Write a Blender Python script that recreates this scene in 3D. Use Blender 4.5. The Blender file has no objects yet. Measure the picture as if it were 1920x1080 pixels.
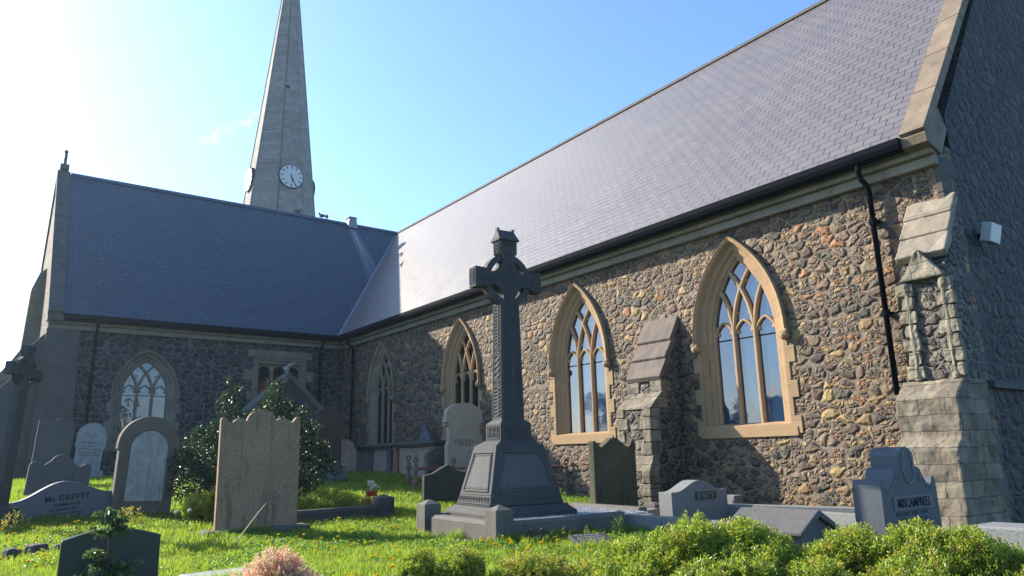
import bpy, bmesh, math, random
import numpy as np
from mathutils import Vector, Matrix, noise
from mathutils.geometry import tessellate_polygon
random.seed(7); RNG = np.random.default_rng(11)
R = math.radians
S = bpy.context.scene
COL = S.collection
# ------------------------------------------------------------------ camera
EYE = 1.05
RM = ((0.80655445, 0.11785988, 0.57929178), (-0.59081913, 0.19397364, 0.78313919), (-0.02006664, -0.97390106, 0.22608417))
cd = bpy.data.cameras.new('camera'); cam = bpy.data.objects.new('camera', cd); COL.objects.link(cam)
cd.sensor_width = 36; cd.lens = 36 * 1352 / 1920; cd.clip_start = 0.05; cd.clip_end = 3000
cam.matrix_world = Matrix(((RM[0][0], -RM[0][1], -RM[0][2], 0), (RM[1][0], -RM[1][1], -RM[1][2], 0), (RM[2][0], -RM[2][1], -RM[2][2], EYE), (0, 0, 0, 1)))
S.camera = cam
# ------------------------------------------------------------------ sky, sun, exposure
SUN = Vector((-1.0, 2.05, 1.3)).normalized()
SUN_EL = math.asin(SUN.z)
w = bpy.data.worlds.new('World'); S.world = w; w.use_nodes = True
nt = w.node_tree; bg = nt.nodes['Background']
sky = nt.nodes.new('ShaderNodeTexSky'); sky.sky_type = 'NISHITA'; sky.sun_disc = False
sky.sun_elevation = SUN_EL; sky.sun_rotation = math.atan2(SUN.x, SUN.y)
sky.air_density = 1.0; sky.dust_density = 0.75; sky.ozone_density = 6.5; sky.altitude = 20
nt.links.new(sky.outputs[0], bg.inputs[0]); bg.inputs[1].default_value = 0.14
ld = bpy.data.lights.new('sun', 'SUN'); ld.energy = 4.7; ld.angle = R(0.55); ld.color = (1.0, 0.90, 0.74)
sun = bpy.data.objects.new('sun', ld); COL.objects.link(sun); sun.rotation_euler = SUN.to_track_quat('Z', 'Y').to_euler()
S.view_settings.view_transform = 'Standard'; S.view_settings.look = 'None'; S.view_settings.gamma = 1
S.view_settings.exposure = 1.33

# ------------------------------------------------------------------ node helpers
ALB = 0.60
class NT:
    def __init__(s, name):
        s.m = bpy.data.materials.new(name); s.m.use_nodes = True; s.t = s.m.node_tree
        s.p = s.t.nodes['Principled BSDF']; s.out = s.t.nodes['Material Output']
    def n(s, typ, **k):
        x = s.t.nodes.new('ShaderNode' + typ)
        for a, b in k.items():
            if a in ('operation', 'blend_type', 'data_type', 'feature', 'distance', 'wave_type', 'interpolation_type', 'noise_dimensions', 'bands_direction', 'offset_frequency', 'offset', 'voronoi_dimensions', 'attribute_name', 'attribute_type', 'clamp', 'mode'):
                setattr(x, a, b)
            else: s.set(x.inputs[a.replace('_', ' ')], b)
        return x
    def set(s, sock, v):
        if isinstance(v, bpy.types.NodeSocket): s.t.links.new(v, sock)
        elif isinstance(v, (tuple, list)) and len(v) == 3 and sock.type == 'RGBA': sock.default_value = (*v, 1)
        else: sock.default_value = v
    def obj(s): return s.n('TexCoord').outputs['Object']
    def pos(s): return s.n('NewGeometry').outputs['Position']
    def noise(s, sc, v=None, d=4, r=0.55, out='Fac', dist=0.0):
        x = s.n('TexNoise', Scale=sc, Detail=d, Roughness=r, Distortion=dist)
        if v is not None: s.set(x.inputs['Vector'], v)
        return x.outputs[out]
    def mapr(s, v, a, b, c=0.0, d=1.0, smooth=False):
        x = s.n('MapRange'); 
        if smooth: x.interpolation_type = 'SMOOTHSTEP'
        s.set(x.inputs[0], v); x.inputs[1].default_value = a; x.inputs[2].default_value = b; x.inputs[3].default_value = c; x.inputs[4].default_value = d
        return x.outputs[0]
    def ramp(s, v, stops, const=False):
        x = s.n('ValToRGB'); cr = x.color_ramp
        if const: cr.interpolation = 'CONSTANT'
        while len(cr.elements) < len(stops): cr.elements.new(0.5)
        for e, (p, c) in zip(cr.elements, stops): e.position = p; e.color = (*c, 1) if len(c) == 3 else c
        s.set(x.inputs[0], v); return x.outputs[0]
    def mix(s, f, a, b, mode='MIX'):
        x = s.n('Mix', data_type='RGBA'); x.blend_type = mode; x.clamp_factor = True
        s.set(x.inputs['Factor'], f); s.set(x.inputs[6], a); s.set(x.inputs[7], b); return x.outputs[2]
    def math(s, op, a, b=0.0, c=0.0):
        x = s.n('Math', operation=op); s.set(x.inputs[0], a); s.set(x.inputs[1], b); s.set(x.inputs[2], c); return x.outputs[0]
    def vmul(s, v, k):
        x = s.n('VectorMath', operation='MULTIPLY'); s.set(x.inputs[0], v); x.inputs[1].default_value = k; return x.outputs[0]
    def vadd(s, v, k):
        x = s.n('VectorMath', operation='ADD'); s.set(x.inputs[0], v); s.set(x.inputs[1], k); return x.outputs[0]
    def bump(s, h, strength=0.5, dist=0.02, nrm=None):
        x = s.n('Bump', Strength=strength, Distance=dist); s.set(x.inputs['Height'], h)
        if nrm is not None: s.set(x.inputs['Normal'], nrm)
        s.set(s.p.inputs['Normal'], x.outputs[0]); return x.outputs[0]
    def fin(s, col=None, rough=None, spec=None, metal=None, k=None):
        if col is not None: s.set(s.p.inputs['Base Color'], s.mix(1.0, col, (k or ALB,) * 3, 'MULTIPLY'))
        if rough is not None: s.set(s.p.inputs['Roughness'], rough)
        if spec is not None: s.p.inputs['Specular IOR Level'].default_value = spec
        if metal is not None: s.p.inputs['Metallic'].default_value = metal
        return s.m

def m_stone(name, col, col2=None, grain=0.25, bump=0.4, rough=0.85, blotch=1.6, lichen=None, lich_amt=0.0, streak=0.0, gsc=60, spec=0.35, dark=None):
    t = NT(name); v = t.obj(); col2 = col2 or tuple(c * 0.6 for c in col)
    a = t.mapr(t.noise(blotch, v, 6, 0.62), 0.35, 0.68)
    c = t.mix(a, col, col2)
    g = t.noise(gsc, v, 3, 0.6)
    c = t.mix(t.mapr(g, 0.3, 0.7, 0, grain), c, tuple(min(1, x * 1.7) for x in col))
    c = t.mix(t.mapr(t.noise(gsc * 0.45, v, 2, 0.5), 0.5, 0.75, 0, grain), c, tuple(x * 0.35 for x in col))
    if streak:
        sv = t.vmul(v, (9, 9, 0.9)); sm = t.mapr(t.noise(1.3, sv, 4, 0.6), 0.52, 0.72, 0, streak)
        c = t.mix(sm, c, dark or tuple(x * 0.3 for x in col))
    if lichen:
        vo = t.n('TexVoronoi', Scale=9.0, Randomness=1.0); t.set(vo.inputs['Vector'], t.vadd(v, t.noise(6, v, 2, out='Color')))
        sp = t.mapr(vo.outputs['Distance'], 0.16, 0.24, 1, 0)
        sp = t.math('MULTIPLY', sp, t.mapr(t.noise(1.9, v, 2), 0.45, 0.6, 0, lich_amt))
        sp2 = t.mapr(t.noise(38, v, 3, 0.7), 0.62, 0.68, 0, lich_amt * 0.8)
        c = t.mix(t.math('MAXIMUM', sp, sp2), c, lichen)
    t.bump(t.math('ADD', t.math('MULTIPLY', g, 0.35), t.noise(9, v, 5, 0.65)), bump, 0.012)
    return t.fin(c, rough, spec)

def m_rubble(name, palette, mortar, scale=3.6, gap=(0.035, 0.085), dist=0.05, bump=1.0, spark=0.5, small=0.45, stretch=(1, 1, 1.35)):
    t = NT(name); v0 = t.obj()
    nz = t.n('VectorMath', operation='SUBTRACT'); t.set(nz.inputs[0], t.noise(4.5, v0, 3, 0.6, out='Color')); nz.inputs[1].default_value = (0.5, 0.5, 0.5)
    v3 = t.vmul(t.vadd(v0, t.vmul(nz.outputs[0], (0.13, 0.13, 0.20))), stretch)
    sq = t.n('SeparateXYZ'); t.set(sq.inputs[0], v3); cq = t.n('CombineXYZ'); t.set(cq.inputs[0], t.math('ADD', sq.outputs[0], sq.outputs[1])); t.set(cq.inputs[1], sq.outputs[2]); v = cq.outputs[0]
    def layer(sc):
        f = t.n('TexVoronoi', voronoi_dimensions='2D', Scale=sc, Randomness=0.9); t.set(f.inputs['Vector'], v)
        e = t.n('TexVoronoi', voronoi_dimensions='2D', feature='DISTANCE_TO_EDGE', Scale=sc, Randomness=0.9); t.set(e.inputs['Vector'], v)
        sx = t.n('SeparateColor'); t.set(sx.inputs[0], f.outputs['Color'])
        return sx.outputs[0], sx.outputs[1], t.math('MINIMUM', e.outputs['Distance'], t.math('MULTIPLY', t.math('SUBTRACT', 0.78, f.outputs['Distance']), 0.7))
    r1, q1, e1 = layer(scale); r2, q2, e2 = layer(scale * 2.1)
    pick = t.math('LESS_THAN', q1, small)
    def sel(a, b): 
        x = t.n('Mix'); t.set(x.inputs[0], pick); t.set(x.inputs[2], a); t.set(x.inputs[3], b); return x.outputs[0]
    rr = sel(r1, r2); ee = t.math('MINIMUM', e1, sel(t.math('ADD', e1, 0), e2))
    n = len(palette); col = t.ramp(rr, [(i / n, c) for i, c in enumerate(palette)], True)
    if name == 'rubble_basalt': col = t.mix(0.12, col, (0.25, 0.195, 0.14))
    fine = t.noise(26, v0, 5, 0.65)
    col = t.mix(t.mapr(fine, 0.3, 0.72, 0.0, 0.55), col, t.mix(0.5, col, (0.02, 0.018, 0.018)))
    col = t.mix(t.mapr(t.noise(70, v0, 2), 0.6, 0.75, 0, 0.35), col, (0.42, 0.38, 0.33))
    wob = t.math('MULTIPLY', t.math('SUBTRACT', t.noise(17, v0, 3, 0.6), 0.5), dist)
    ew = t.math('ADD', ee, wob)
    mm = t.mapr(ew, gap[0], gap[1], 1, 0)
    mc = t.mix(t.noise(30, v0, 3), mortar, tuple(x * 0.55 for x in mortar))
    col = t.mix(mm, col, mc)
    # pale flecks painted on for glints of light off the stones
    fl = t.math('MULTIPLY', t.mapr(t.noise(21, v0, 2, 0.5), 0.66, 0.70, 0, 1), t.mapr(t.noise(2.3, v0, 2), 0.45, 0.62, 0, spark))
    col = t.mix(fl, col, (0.8, 0.78, 0.74))
    big = t.noise(0.5, v0, 3, 0.6); col = t.mix(t.mapr(big, 0.35, 0.7, 0, 0.35), col, t.mix(1.0, col, (0.55, 0.5, 0.5), 'MULTIPLY'))
    dome = t.mapr(ew, gap[0] * 0.5, 0.30, 0, 1, True)
    h = t.math('ADD', dome, t.math('MULTIPLY', t.noise(11, v0, 5, 0.6), 0.40))
    h = t.math('ADD', h, t.math('MULTIPLY', rr, 0.35))
    t.bump(h, bump, 0.075)
    return t.fin(col, t.mapr(fine, 0.3, 0.7, 0.62, 0.92), 0.4)

def m_ashlar(name, col, col2, bw=0.42, bh=0.24, swap=False, mortar=(0.22, 0.2, 0.17), stain=0.5, warm=None, vec=None, bump=0.5, wobble=0.02):
    t = NT(name); v0 = t.obj(); sp = t.n('SeparateXYZ'); t.set(sp.inputs[0], t.vadd(v0, t.vmul(t.noise(5, v0, 3, out='Color'), (wobble,) * 3))); cb = t.n('CombineXYZ')
    t.set(cb.inputs[0], t.math('ADD', sp.outputs[0], sp.outputs[1])); t.set(cb.inputs[1], sp.outputs[2])
    br = t.n('TexBrick', Scale=1.0, Color1=col, Color2=col2, Mortar=mortar); t.set(br.inputs['Vector'], cb.outputs[0])
    br.inputs['Brick Width'].default_value = bw; br.inputs['Row Height'].default_value = bh; br.inputs['Mortar Size'].default_value = 0.006; br.inputs['Mortar Smooth'].default_value = 0.3; br.inputs['Bias'].default_value = -0.1
    c = t.mix(t.mapr(t.noise(3.0, v0, 5, 0.65), 0.35, 0.7, 0, stain), br.outputs[0], t.mix(1.0, br.outputs[0], (0.42, 0.40, 0.38), 'MULTIPLY'))
    c = t.mix(t.mapr(t.noise(40, v0, 3, 0.6), 0.45, 0.7, 0, 0.3), c, t.mix(1.0, c, (0.6, 0.58, 0.55), 'MULTIPLY'))
    if warm: c = t.mix(t.mapr(t.noise(1.1, v0, 3), 0.42, 0.62), c, warm)
    t.bump(t.math('ADD', t.math('MULTIPLY', br.outputs[1], -0.8), t.math('MULTIPLY', t.noise(20, v0, 5, 0.6), 0.6)), bump, 0.012)
    return t.fin(c, 0.85, 0.35)

def m_slate(name, axis, base, base2, rough=0.42, sinp=0.79, streaks=False, rowh=0.19, bw=0.30, spec=0.5):
    t = NT(name); v0 = t.obj(); sp = t.n('SeparateXYZ'); t.set(sp.inputs[0], v0); cb = t.n('CombineXYZ')
    t.set(cb.inputs[0], sp.outputs[1 if axis == 'Y' else 0]); t.set(cb.inputs[1], t.math('DIVIDE', sp.outputs[2], sinp))
    br = t.n('TexBrick', Scale=1.0, Color1=(0, 0, 0), Color2=(1, 1, 1), Mortar=(0.3, 0.3, 0.3)); t.set(br.inputs['Vector'], cb.outputs[0])
    br.inputs['Brick Width'].default_value = bw; br.inputs['Row Height'].default_value = rowh; br.inputs['Mortar Size'].default_value = 0.0125; br.inputs['Mortar Smooth'].default_value = 0.25
    c = t.mix(br.outputs[0], base, base2)
    c = t.mix(t.mapr(t.noise(0.9, v0, 5, 0.65), 0.35, 0.7, 0, 0.5), c, t.mix(1.0, c, (0.7, 0.7, 0.74), 'MULTIPLY'))
    c = t.mix(t.mapr(t.noise(35, v0, 3), 0.4, 0.7, 0, 0.3), c, t.mix(1.0, c, (1.35, 1.3, 1.3), 'MULTIPLY'))
    c = t.mix(t.math('MULTIPLY', br.outputs[1], 0.85), c, (0.022, 0.020, 0.024))
    c = t.mix(t.mapr(t.noise(1.0, t.vmul(v0, (2.2, 2.2, 0.35)), 5, 0.7), 0.45, 0.75, 0, 0.45), c, t.mix(1.0, c, (0.72, 0.70, 0.66), 'MULTIPLY'))
    # odd pale slates and specks of lichen
    c = t.mix(t.mapr(t.noise(5.5, v0, 1, 0.4), 0.74, 0.76, 0, 0.5), c, (0.30, 0.30, 0.31))
    if streaks:   # lime runs below the lead vent, spreading as they go down
        dz = t.math('SUBTRACT', 12.0, sp.outputs[2])
        xc = t.math('ADD', t.math('MULTIPLY', dz, 0.07), VENT_X - 11.41)
        d = t.math('ABSOLUTE', t.math('SUBTRACT', sp.outputs[0], xc))
        wdt = t.math('ADD', t.math('MULTIPLY', dz, 0.10), 0.22)
        edge = t.mapr(t.math('DIVIDE', d, wdt), 0.35, 1.0, 1, 0)
        sv = t.n('CombineXYZ'); t.set(sv.inputs[0], t.math('MULTIPLY', t.math('SUBTRACT', sp.outputs[0], t.math('MULTIPLY', dz, 0.07)), 14.0)); t.set(sv.inputs[2], t.math('MULTIPLY', sp.outputs[2], 0.5))
        st = t.mapr(t.noise(1.0, sv.outputs[0], 4, 0.7), 0.38, 0.60)
        fade = t.mapr(dz, 0.0, 4.6, 1.0, 0.0)
        c = t.mix(t.math('MULTIPLY', t.math('MULTIPLY', edge, st), t.math('MULTIPLY', fade, 0.85)), c, (0.62, 0.62, 0.62))
    # each course lifts towards its lower edge: a saw-tooth across the rows
    fr = t.math('FRACT', t.math('DIVIDE', t.math('DIVIDE', sp.outputs[2], sinp), rowh))
    h = t.math('ADD', t.math('MULTIPLY', fr, -0.9), t.math('ADD', t.math('MULTIPLY', br.outputs[0], 0.35), t.math('MULTIPLY', t.noise(30, v0, 3, 0.5), 0.12)))
    h = t.math('SUBTRACT', h, t.math('MULTIPLY', br.outputs[1], 0.9))
    t.bump(h, 0.45, 0.010)
    rg = t.mapr(br.outputs[0], 0, 1, rough - 0.025, rough + 0.03)
    return t.fin(c, rg, spec)

def m_plain(name, col, rough=0.5, spec=0.5, metal=0.0, nz=0.15, sc=20, bump=0.0):
    t = NT(name); v = t.obj()
    c = t.mix(t.mapr(t.noise(sc, v, 4), 0.35, 0.7, 0, nz), col, tuple(x * 0.4 for x in col))
    if bump: t.bump(t.noise(sc * 2, v, 4), bump, 0.01)
    return t.fin(c, rough, spec, metal)

def m_leaf(name, cols, trans=(0.3, 0.5, 0.05), tf=0.35, rough=0.4, spec=0.5, patch=0.0):
    t = NT(name); g = t.n('NewGeometry'); r = g.outputs['Random Per Island']
    v = t.obj(); n = len(cols); c = t.ramp(r, [(i / max(1, n - 1), k) for i, k in enumerate(cols)])
    c = t.mix(t.mapr(t.noise(3.2, v, 3), 0.4, 0.65, 0, 0.45), c, cols[0])
    if patch: c = t.mix(t.mapr(t.noise(0.9, v, 4, 0.65), 0.42, 0.62, 0, patch), c, t.mix(1.0, c, (0.42, 0.62, 0.5), 'MULTIPLY'))
    t.fin(c, rough, spec)
    tr = t.n('BsdfTranslucent'); t.set(tr.inputs[0], t.mix(0.5, trans, c, 'MULTIPLY') if False else t.mix(t.mapr(r, 0, 1, 0.1, 0.5), trans, c))
    mx = t.n('MixShader'); mx.inputs[0].default_value = tf; t.set(mx.inputs[1], t.p.outputs[0]); t.set(mx.inputs[2], tr.outputs[0]); t.set(t.out.inputs[0], mx.outputs[0])
    return t.m

def m_glass(name, col=(0.012, 0.022, 0.035), ior=2.0, wob=0.04):
    t = NT(name); v = t.obj()
    t.bump(t.noise(2.2, v, 2, 0.5), wob, 0.05)
    t.p.inputs['IOR'].default_value = ior
    return t.fin(col, 0.035, 0.5)

VENT_X = 13.54
PAL = [(c[0] * 1.66, c[1] * 1.45, c[2] * 1.02) for c in [(0.085, 0.062, 0.060), (0.16, 0.105, 0.092), (0.10, 0.082, 0.088), (0.055, 0.052, 0.060), (0.20, 0.15, 0.13), (0.13, 0.10, 0.095), (0.26, 0.19, 0.12), (0.11, 0.072, 0.064), (0.18, 0.145, 0.13), (0.30, 0.16, 0.09), (0.075, 0.075, 0.075), (0.22, 0.18, 0.155), (0.34, 0.27, 0.15), (0.15, 0.12, 0.12)]]
M = {}
M['rub'] = m_rubble('rubble_basalt', PAL, (0.42, 0.335, 0.24), 4.2, (0.012, 0.055), spark=0.3, bump=0.7, small=0.5, stretch=(1, 1, 1.55))
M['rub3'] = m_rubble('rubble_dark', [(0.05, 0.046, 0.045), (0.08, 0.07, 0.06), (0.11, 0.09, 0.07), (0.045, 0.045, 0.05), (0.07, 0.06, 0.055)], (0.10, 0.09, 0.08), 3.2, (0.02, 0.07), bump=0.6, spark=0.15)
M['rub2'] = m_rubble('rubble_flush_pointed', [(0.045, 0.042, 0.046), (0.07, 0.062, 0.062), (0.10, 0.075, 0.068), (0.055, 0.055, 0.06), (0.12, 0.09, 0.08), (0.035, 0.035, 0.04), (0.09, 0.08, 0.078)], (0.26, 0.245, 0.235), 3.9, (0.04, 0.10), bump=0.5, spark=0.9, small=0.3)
M['rubB'] = m_rubble('rubble_buttress', [(0.13, 0.115, 0.10), (0.24, 0.21, 0.165), (0.10, 0.09, 0.085), (0.30, 0.25, 0.18), (0.17, 0.15, 0.12), (0.22, 0.17, 0.14)], (0.30, 0.27, 0.22), 3.9, spark=0.2, stretch=(1, 1, 1.6))
M['sand'] = m_ashlar('window_sandstone', (0.63, 0.415, 0.225), (0.53, 0.355, 0.20), 5.0, 0.31, mortar=(0.38, 0.28, 0.18), stain=0.22, bump=0.3)
M['trac'] = m_stone('tracery_sandstone', (0.63, 0.41, 0.22), (0.50, 0.335, 0.185), 0.2, 0.15, 0.85)
M['sandG'] = m_ashlar('shaded_sandstone', (0.40, 0.345, 0.27), (0.31, 0.27, 0.215), 5.0, 0.31, stain=0.6)  # window sandstone with the transept wall's shade put into its colour
M['sandW2'] = m_ashlar('shade_toned_sandstone', (0.54, 0.40, 0.265), (0.43, 0.325, 0.22), 5.0, 0.31, stain=0.4)  # window sandstone toned down in colour for the shade at the far nave window
M['sandW'] = m_ashlar('weathered_sandstone', (0.40, 0.34, 0.24), (0.34, 0.29, 0.21), 0.62, 0.30, stain=0.5)
M['cornice'] = m_ashlar('cornice_stone', (0.45, 0.395, 0.30), (0.38, 0.335, 0.26), 0.9, 5.0, stain=0.45)
M['butt'] = m_ashlar('buttress_ashlar', (0.47, 0.40, 0.29), (0.26, 0.225, 0.17), 0.34, 0.215, stain=0.9, mortar=(0.16, 0.145, 0.12), bump=1.0, wobble=0.07)
M['buttL'] = m_ashlar('pale_worn_ashlar', (0.52, 0.46, 0.33), (0.36, 0.31, 0.22), 0.34, 0.215, stain=0.8, mortar=(0.14, 0.13, 0.11), bump=0.9, wobble=0.05)
M['cap'] = m_ashlar('buttress_cap', (0.48, 0.41, 0.31), (0.38, 0.32, 0.245), 0.8, 0.9, stain=0.4)
M['capR'] = m_ashlar('buttress_cap_red', (0.28, 0.225, 0.19), (0.22, 0.18, 0.155), 0.8, 0.9, stain=0.4)
M['spire'] = m_ashlar('spire_stone', (0.44, 0.415, 0.375), (0.33, 0.31, 0.285), 0.75, 0.36, stain=0.55, bump=0.4)
M['quoin'] = m_ashlar('corner_ashlar', (0.17, 0.16, 0.145), (0.13, 0.125, 0.118), 0.55, 0.32, stain=0.5)
M['quoinW'] = m_ashlar('coping_stone', (0.44, 0.34, 0.235), (0.34, 0.265, 0.19), 1.1, 9.0, stain=0.7)
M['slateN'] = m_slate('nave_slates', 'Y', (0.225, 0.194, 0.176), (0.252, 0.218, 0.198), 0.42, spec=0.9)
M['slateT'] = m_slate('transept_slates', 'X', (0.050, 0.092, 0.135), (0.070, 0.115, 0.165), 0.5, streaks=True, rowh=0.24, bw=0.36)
M['black'] = m_plain('gutter_black', (0.012, 0.014, 0.02), 0.85, 0.04, nz=0.3)
M['lead'] = m_plain('lead_flashing', (0.33, 0.35, 0.38), 0.5, 0.5, 0.3)
M['glass'] = m_glass('leaded_glass', (0.02, 0.065, 0.14), 2.05)
M['glassD'] = m_glass('dark_glass', (0.006, 0.010, 0.018), 1.7, 0.08)
M['glassT'] = m_glass('pale_glass', (0.04, 0.06, 0.085), 1.8, 0.25)
M['dial'] = m_plain('dial_white', (0.80, 0.82, 0.84), 0.5, 0.4, nz=0.03)
M['cross'] = m_stone('blue_limestone', (0.098, 0.097, 0.093), (0.058, 0.062, 0.064), 0.25, 0.35, 0.8, streak=0.35, lichen=(0.30, 0.31, 0.26), lich_amt=0.25)
M['crossP'] = m_stone('dressed_limestone', (0.135, 0.14, 0.142), (0.10, 0.108, 0.112), 0.2, 0.25, 0.8, streak=0.35)
M['crossC'] = m_stone('carved_limestone', (0.135, 0.142, 0.145), (0.10, 0.108, 0.112), 0.25, 0.3, 0.85)
M['kerb'] = m_stone('kerb_limestone', (0.20, 0.185, 0.155), (0.125, 0.12, 0.108), 0.35, 0.5, 0.85, streak=0.4, lichen=(0.42, 0.42, 0.36), lich_amt=0.35)
M['granite'] = m_stone('grey_granite', (0.28, 0.285, 0.275), (0.235, 0.245, 0.24), 0.6, 0.2, 0.7, gsc=110)
M['graniteD'] = m_stone('dark_granite', (0.10, 0.12, 0.135), (0.08, 0.10, 0.115), 0.5, 0.15, 0.6, gsc=110)
M['polish'] = m_stone('polished_dark_granite', (0.045, 0.065, 0.06), (0.03, 0.048, 0.045), 0.3, 0.05, 0.28, gsc=120)
M['redsand'] = m_stone('lichened_sandstone', (0.46, 0.29, 0.175), (0.21, 0.17, 0.12), 0.45, 0.9, 0.92, lichen=(0.60, 0.52, 0.40), lich_amt=0.9, streak=0.7, dark=(0.045, 0.042, 0.038), blotch=1.1)
M['brown'] = m_stone('brown_sandstone', (0.215, 0.185, 0.14), (0.14, 0.125, 0.10), 0.3, 0.5, 0.9, lichen=(0.4, 0.37, 0.28), lich_amt=0.3, streak=0.3)
M['marble'] = m_stone('weathered_marble', (0.52, 0.53, 0.50), (0.27, 0.30, 0.29), 0.35, 0.35, 0.7, streak=0.6, dark=(0.16, 0.17, 0.16), blotch=4)
M['greyst'] = m_stone('grey_headstone', (0.17, 0.165, 0.155), (0.11, 0.11, 0.108), 0.3, 0.5, 0.9, lichen=(0.34, 0.34, 0.30), lich_amt=0.4, streak=0.2)
M['bluegr'] = m_stone('blue_grey_granite', (0.155, 0.175, 0.20), (0.135, 0.155, 0.18), 0.35, 0.15, 0.65, gsc=110)
M['cream'] = m_stone('cream_limestone', (0.62, 0.53, 0.40), (0.50, 0.43, 0.34), 0.15, 0.3, 0.85, streak=0.25, dark=(0.22, 0.2, 0.16))
M['mossy'] = m_stone('mossy_slab', (0.15, 0.135, 0.085), (0.06, 0.068, 0.035), 0.3, 0.8, 0.95, streak=0.6, dark=(0.03, 0.032, 0.02), lichen=(0.2, 0.22, 0.1), lich_amt=0.4)
M['flaked'] = m_stone('flaked_slate', (0.085, 0.088, 0.066), (0.04, 0.046, 0.034), 0.35, 1.0, 0.95, blotch=6, lichen=(0.22, 0.25, 0.16), lich_amt=0.6)
M['redbrown'] = m_stone('red_brown_stone', (0.12, 0.07, 0.055), (0.08, 0.052, 0.045), 0.2, 0.3, 0.85)
M['tombred'] = m_stone('red_pilaster', (0.46, 0.20, 0.12), (0.32, 0.15, 0.095), 0.2, 0.4, 0.9)
M['render'] = m_stone('tomb_render', (0.58, 0.43, 0.34), (0.38, 0.29, 0.235), 0.2, 0.4, 0.9, blotch=2.2, streak=0.4, dark=(0.12, 0.10, 0.09))
M['rust'] = m_plain('rust_paint', (0.34, 0.085, 0.05), 0.55, 0.4, nz=0.6, sc=14, bump=0.4)
M['iron'] = m_stone('corroded_iron', (0.27, 0.215, 0.175), (0.14, 0.10, 0.08), 0.4, 0.8, 0.85, blotch=12)
M['gravel'] = m_plain('white_chippings', (0.72, 0.72, 0.74), 0.7, 0.3, nz=0.35, sc=60)
M['ink'] = m_plain('cut_lettering', (0.035, 0.037, 0.042), 0.8, 0.2)
M['inkG'] = m_plain('cut_lettering_grey', (0.12, 0.14, 0.16), 0.8, 0.2)
M['plate'] = m_stone('letter_band', (0.19, 0.20, 0.205), (0.165, 0.175, 0.18), 0.4, 0.1, 0.7, gsc=110)
M['redpl'] = m_plain('red_plastic', (0.55, 0.03, 0.02), 0.35)
M['petal'] = m_plain('cream_petals', (0.80, 0.72, 0.50), 0.7)
M['bird'] = m_plain('pigeon_grey', (0.09, 0.10, 0.12), 0.7)
M['white'] = m_plain('floodlight_white', (0.72, 0.76, 0.78), 0.4)
M['brick'] = m_plain('house_brick', (0.20, 0.12, 0.09), 0.9)
M['bark'] = m_plain('bark', (0.06, 0.045, 0.032), 0.95, bump=0.5)
M['holly'] = m_leaf('holly_leaves', [(0.02, 0.045, 0.022), (0.03, 0.065, 0.028), (0.05, 0.095, 0.04)], (0.10, 0.22, 0.03), 0.14, 0.42, 0.45)
M['holly2'] = m_leaf('sapling_leaves', [(0.05, 0.09, 0.035), (0.09, 0.14, 0.05), (0.14, 0.19, 0.07)], (0.2, 0.35, 0.05), 0.25, 0.3, 0.6)
M['hebe'] = m_leaf('hebe_leaves', [(0.06, 0.12, 0.015), (0.15, 0.24, 0.025), (0.28, 0.40, 0.04), (0.42, 0.53, 0.05)], (0.60, 0.78, 0.06), 0.36, 0.36, 0.5)
M['hebeY'] = m_leaf('hebe_tips', [(0.42, 0.42, 0.05), (0.50, 0.45, 0.07), (0.45, 0.30, 0.07)], (0.8, 0.7, 0.1), 0.38, 0.45, 0.5)
M['dead'] = m_leaf('withered_leaves', [(0.16, 0.085, 0.04), (0.24, 0.15, 0.06), (0.10, 0.06, 0.03)], (0.4, 0.22, 0.06), 0.25, 0.7, 0.3)
M['grass'] = m_leaf('grass_blades', [(0.09, 0.17, 0.016), (0.16, 0.27, 0.026), (0.25, 0.38, 0.035), (0.34, 0.45, 0.055), (0.46, 0.46, 0.14)], (0.52, 0.74, 0.05), 0.42, 0.5, 0.4, patch=0.8)
M['clover'] = m_leaf('clover_leaves', [(0.06, 0.15, 0.02), (0.11, 0.24, 0.03), (0.19, 0.33, 0.04)], (0.36, 0.62, 0.05), 0.35, 0.5, 0.4)
M['weed'] = m_leaf('weed_leaves', [(0.08, 0.16, 0.03), (0.14, 0.24, 0.04), (0.22, 0.30, 0.05)], (0.40, 0.55, 0.06), 0.38, 0.45, 0.4)
M['bluelf'] = m_leaf('willowherb_leaves', [(0.06, 0.12, 0.04), (0.10, 0.18, 0.055), (0.14, 0.22, 0.07)], (0.28, 0.42, 0.08), 0.3, 0.5, 0.4)
M['pink'] = m_leaf('pink_plume', [(0.85, 0.30, 0.28), (0.95, 0.50, 0.38), (1.0, 0.70, 0.48)], (1.0, 0.55, 0.42), 0.40, 0.7, 0.2)
M['pale'] = m_leaf('cream_plume', [(0.90, 0.78, 0.48), (1.0, 0.90, 0.60)], (1.0, 0.9, 0.5), 0.3, 0.7, 0.2)
M['yel'] = m_leaf('dandelion_petals', [(1.0, 0.66, 0.01), (1.0, 0.78, 0.03)], (1.0, 0.75, 0.03), 0.25, 0.6, 0.2)
M['fluff'] = m_leaf('seed_fluff', [(0.55, 0.55, 0.5), (0.65, 0.65, 0.6)], (0.7, 0.7, 0.65), 0.5, 0.8, 0.2)
def m_ground():
    t = NT('turf_soil'); v = t.pos()
    c = t.mix(t.noise(1.3, v, 5, 0.6), (0.05, 0.085, 0.016), (0.095, 0.13, 0.025)); c = t.mix(t.mapr(t.noise(9, v, 4), 0.5, 0.75, 0, 0.6), c, (0.055, 0.04, 0.025))
    t.bump(t.noise(14, v, 6, 0.7), 1.0, 0.06); return t.fin(c, 0.95, 0.2)
M['ground'] = m_ground()

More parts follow.
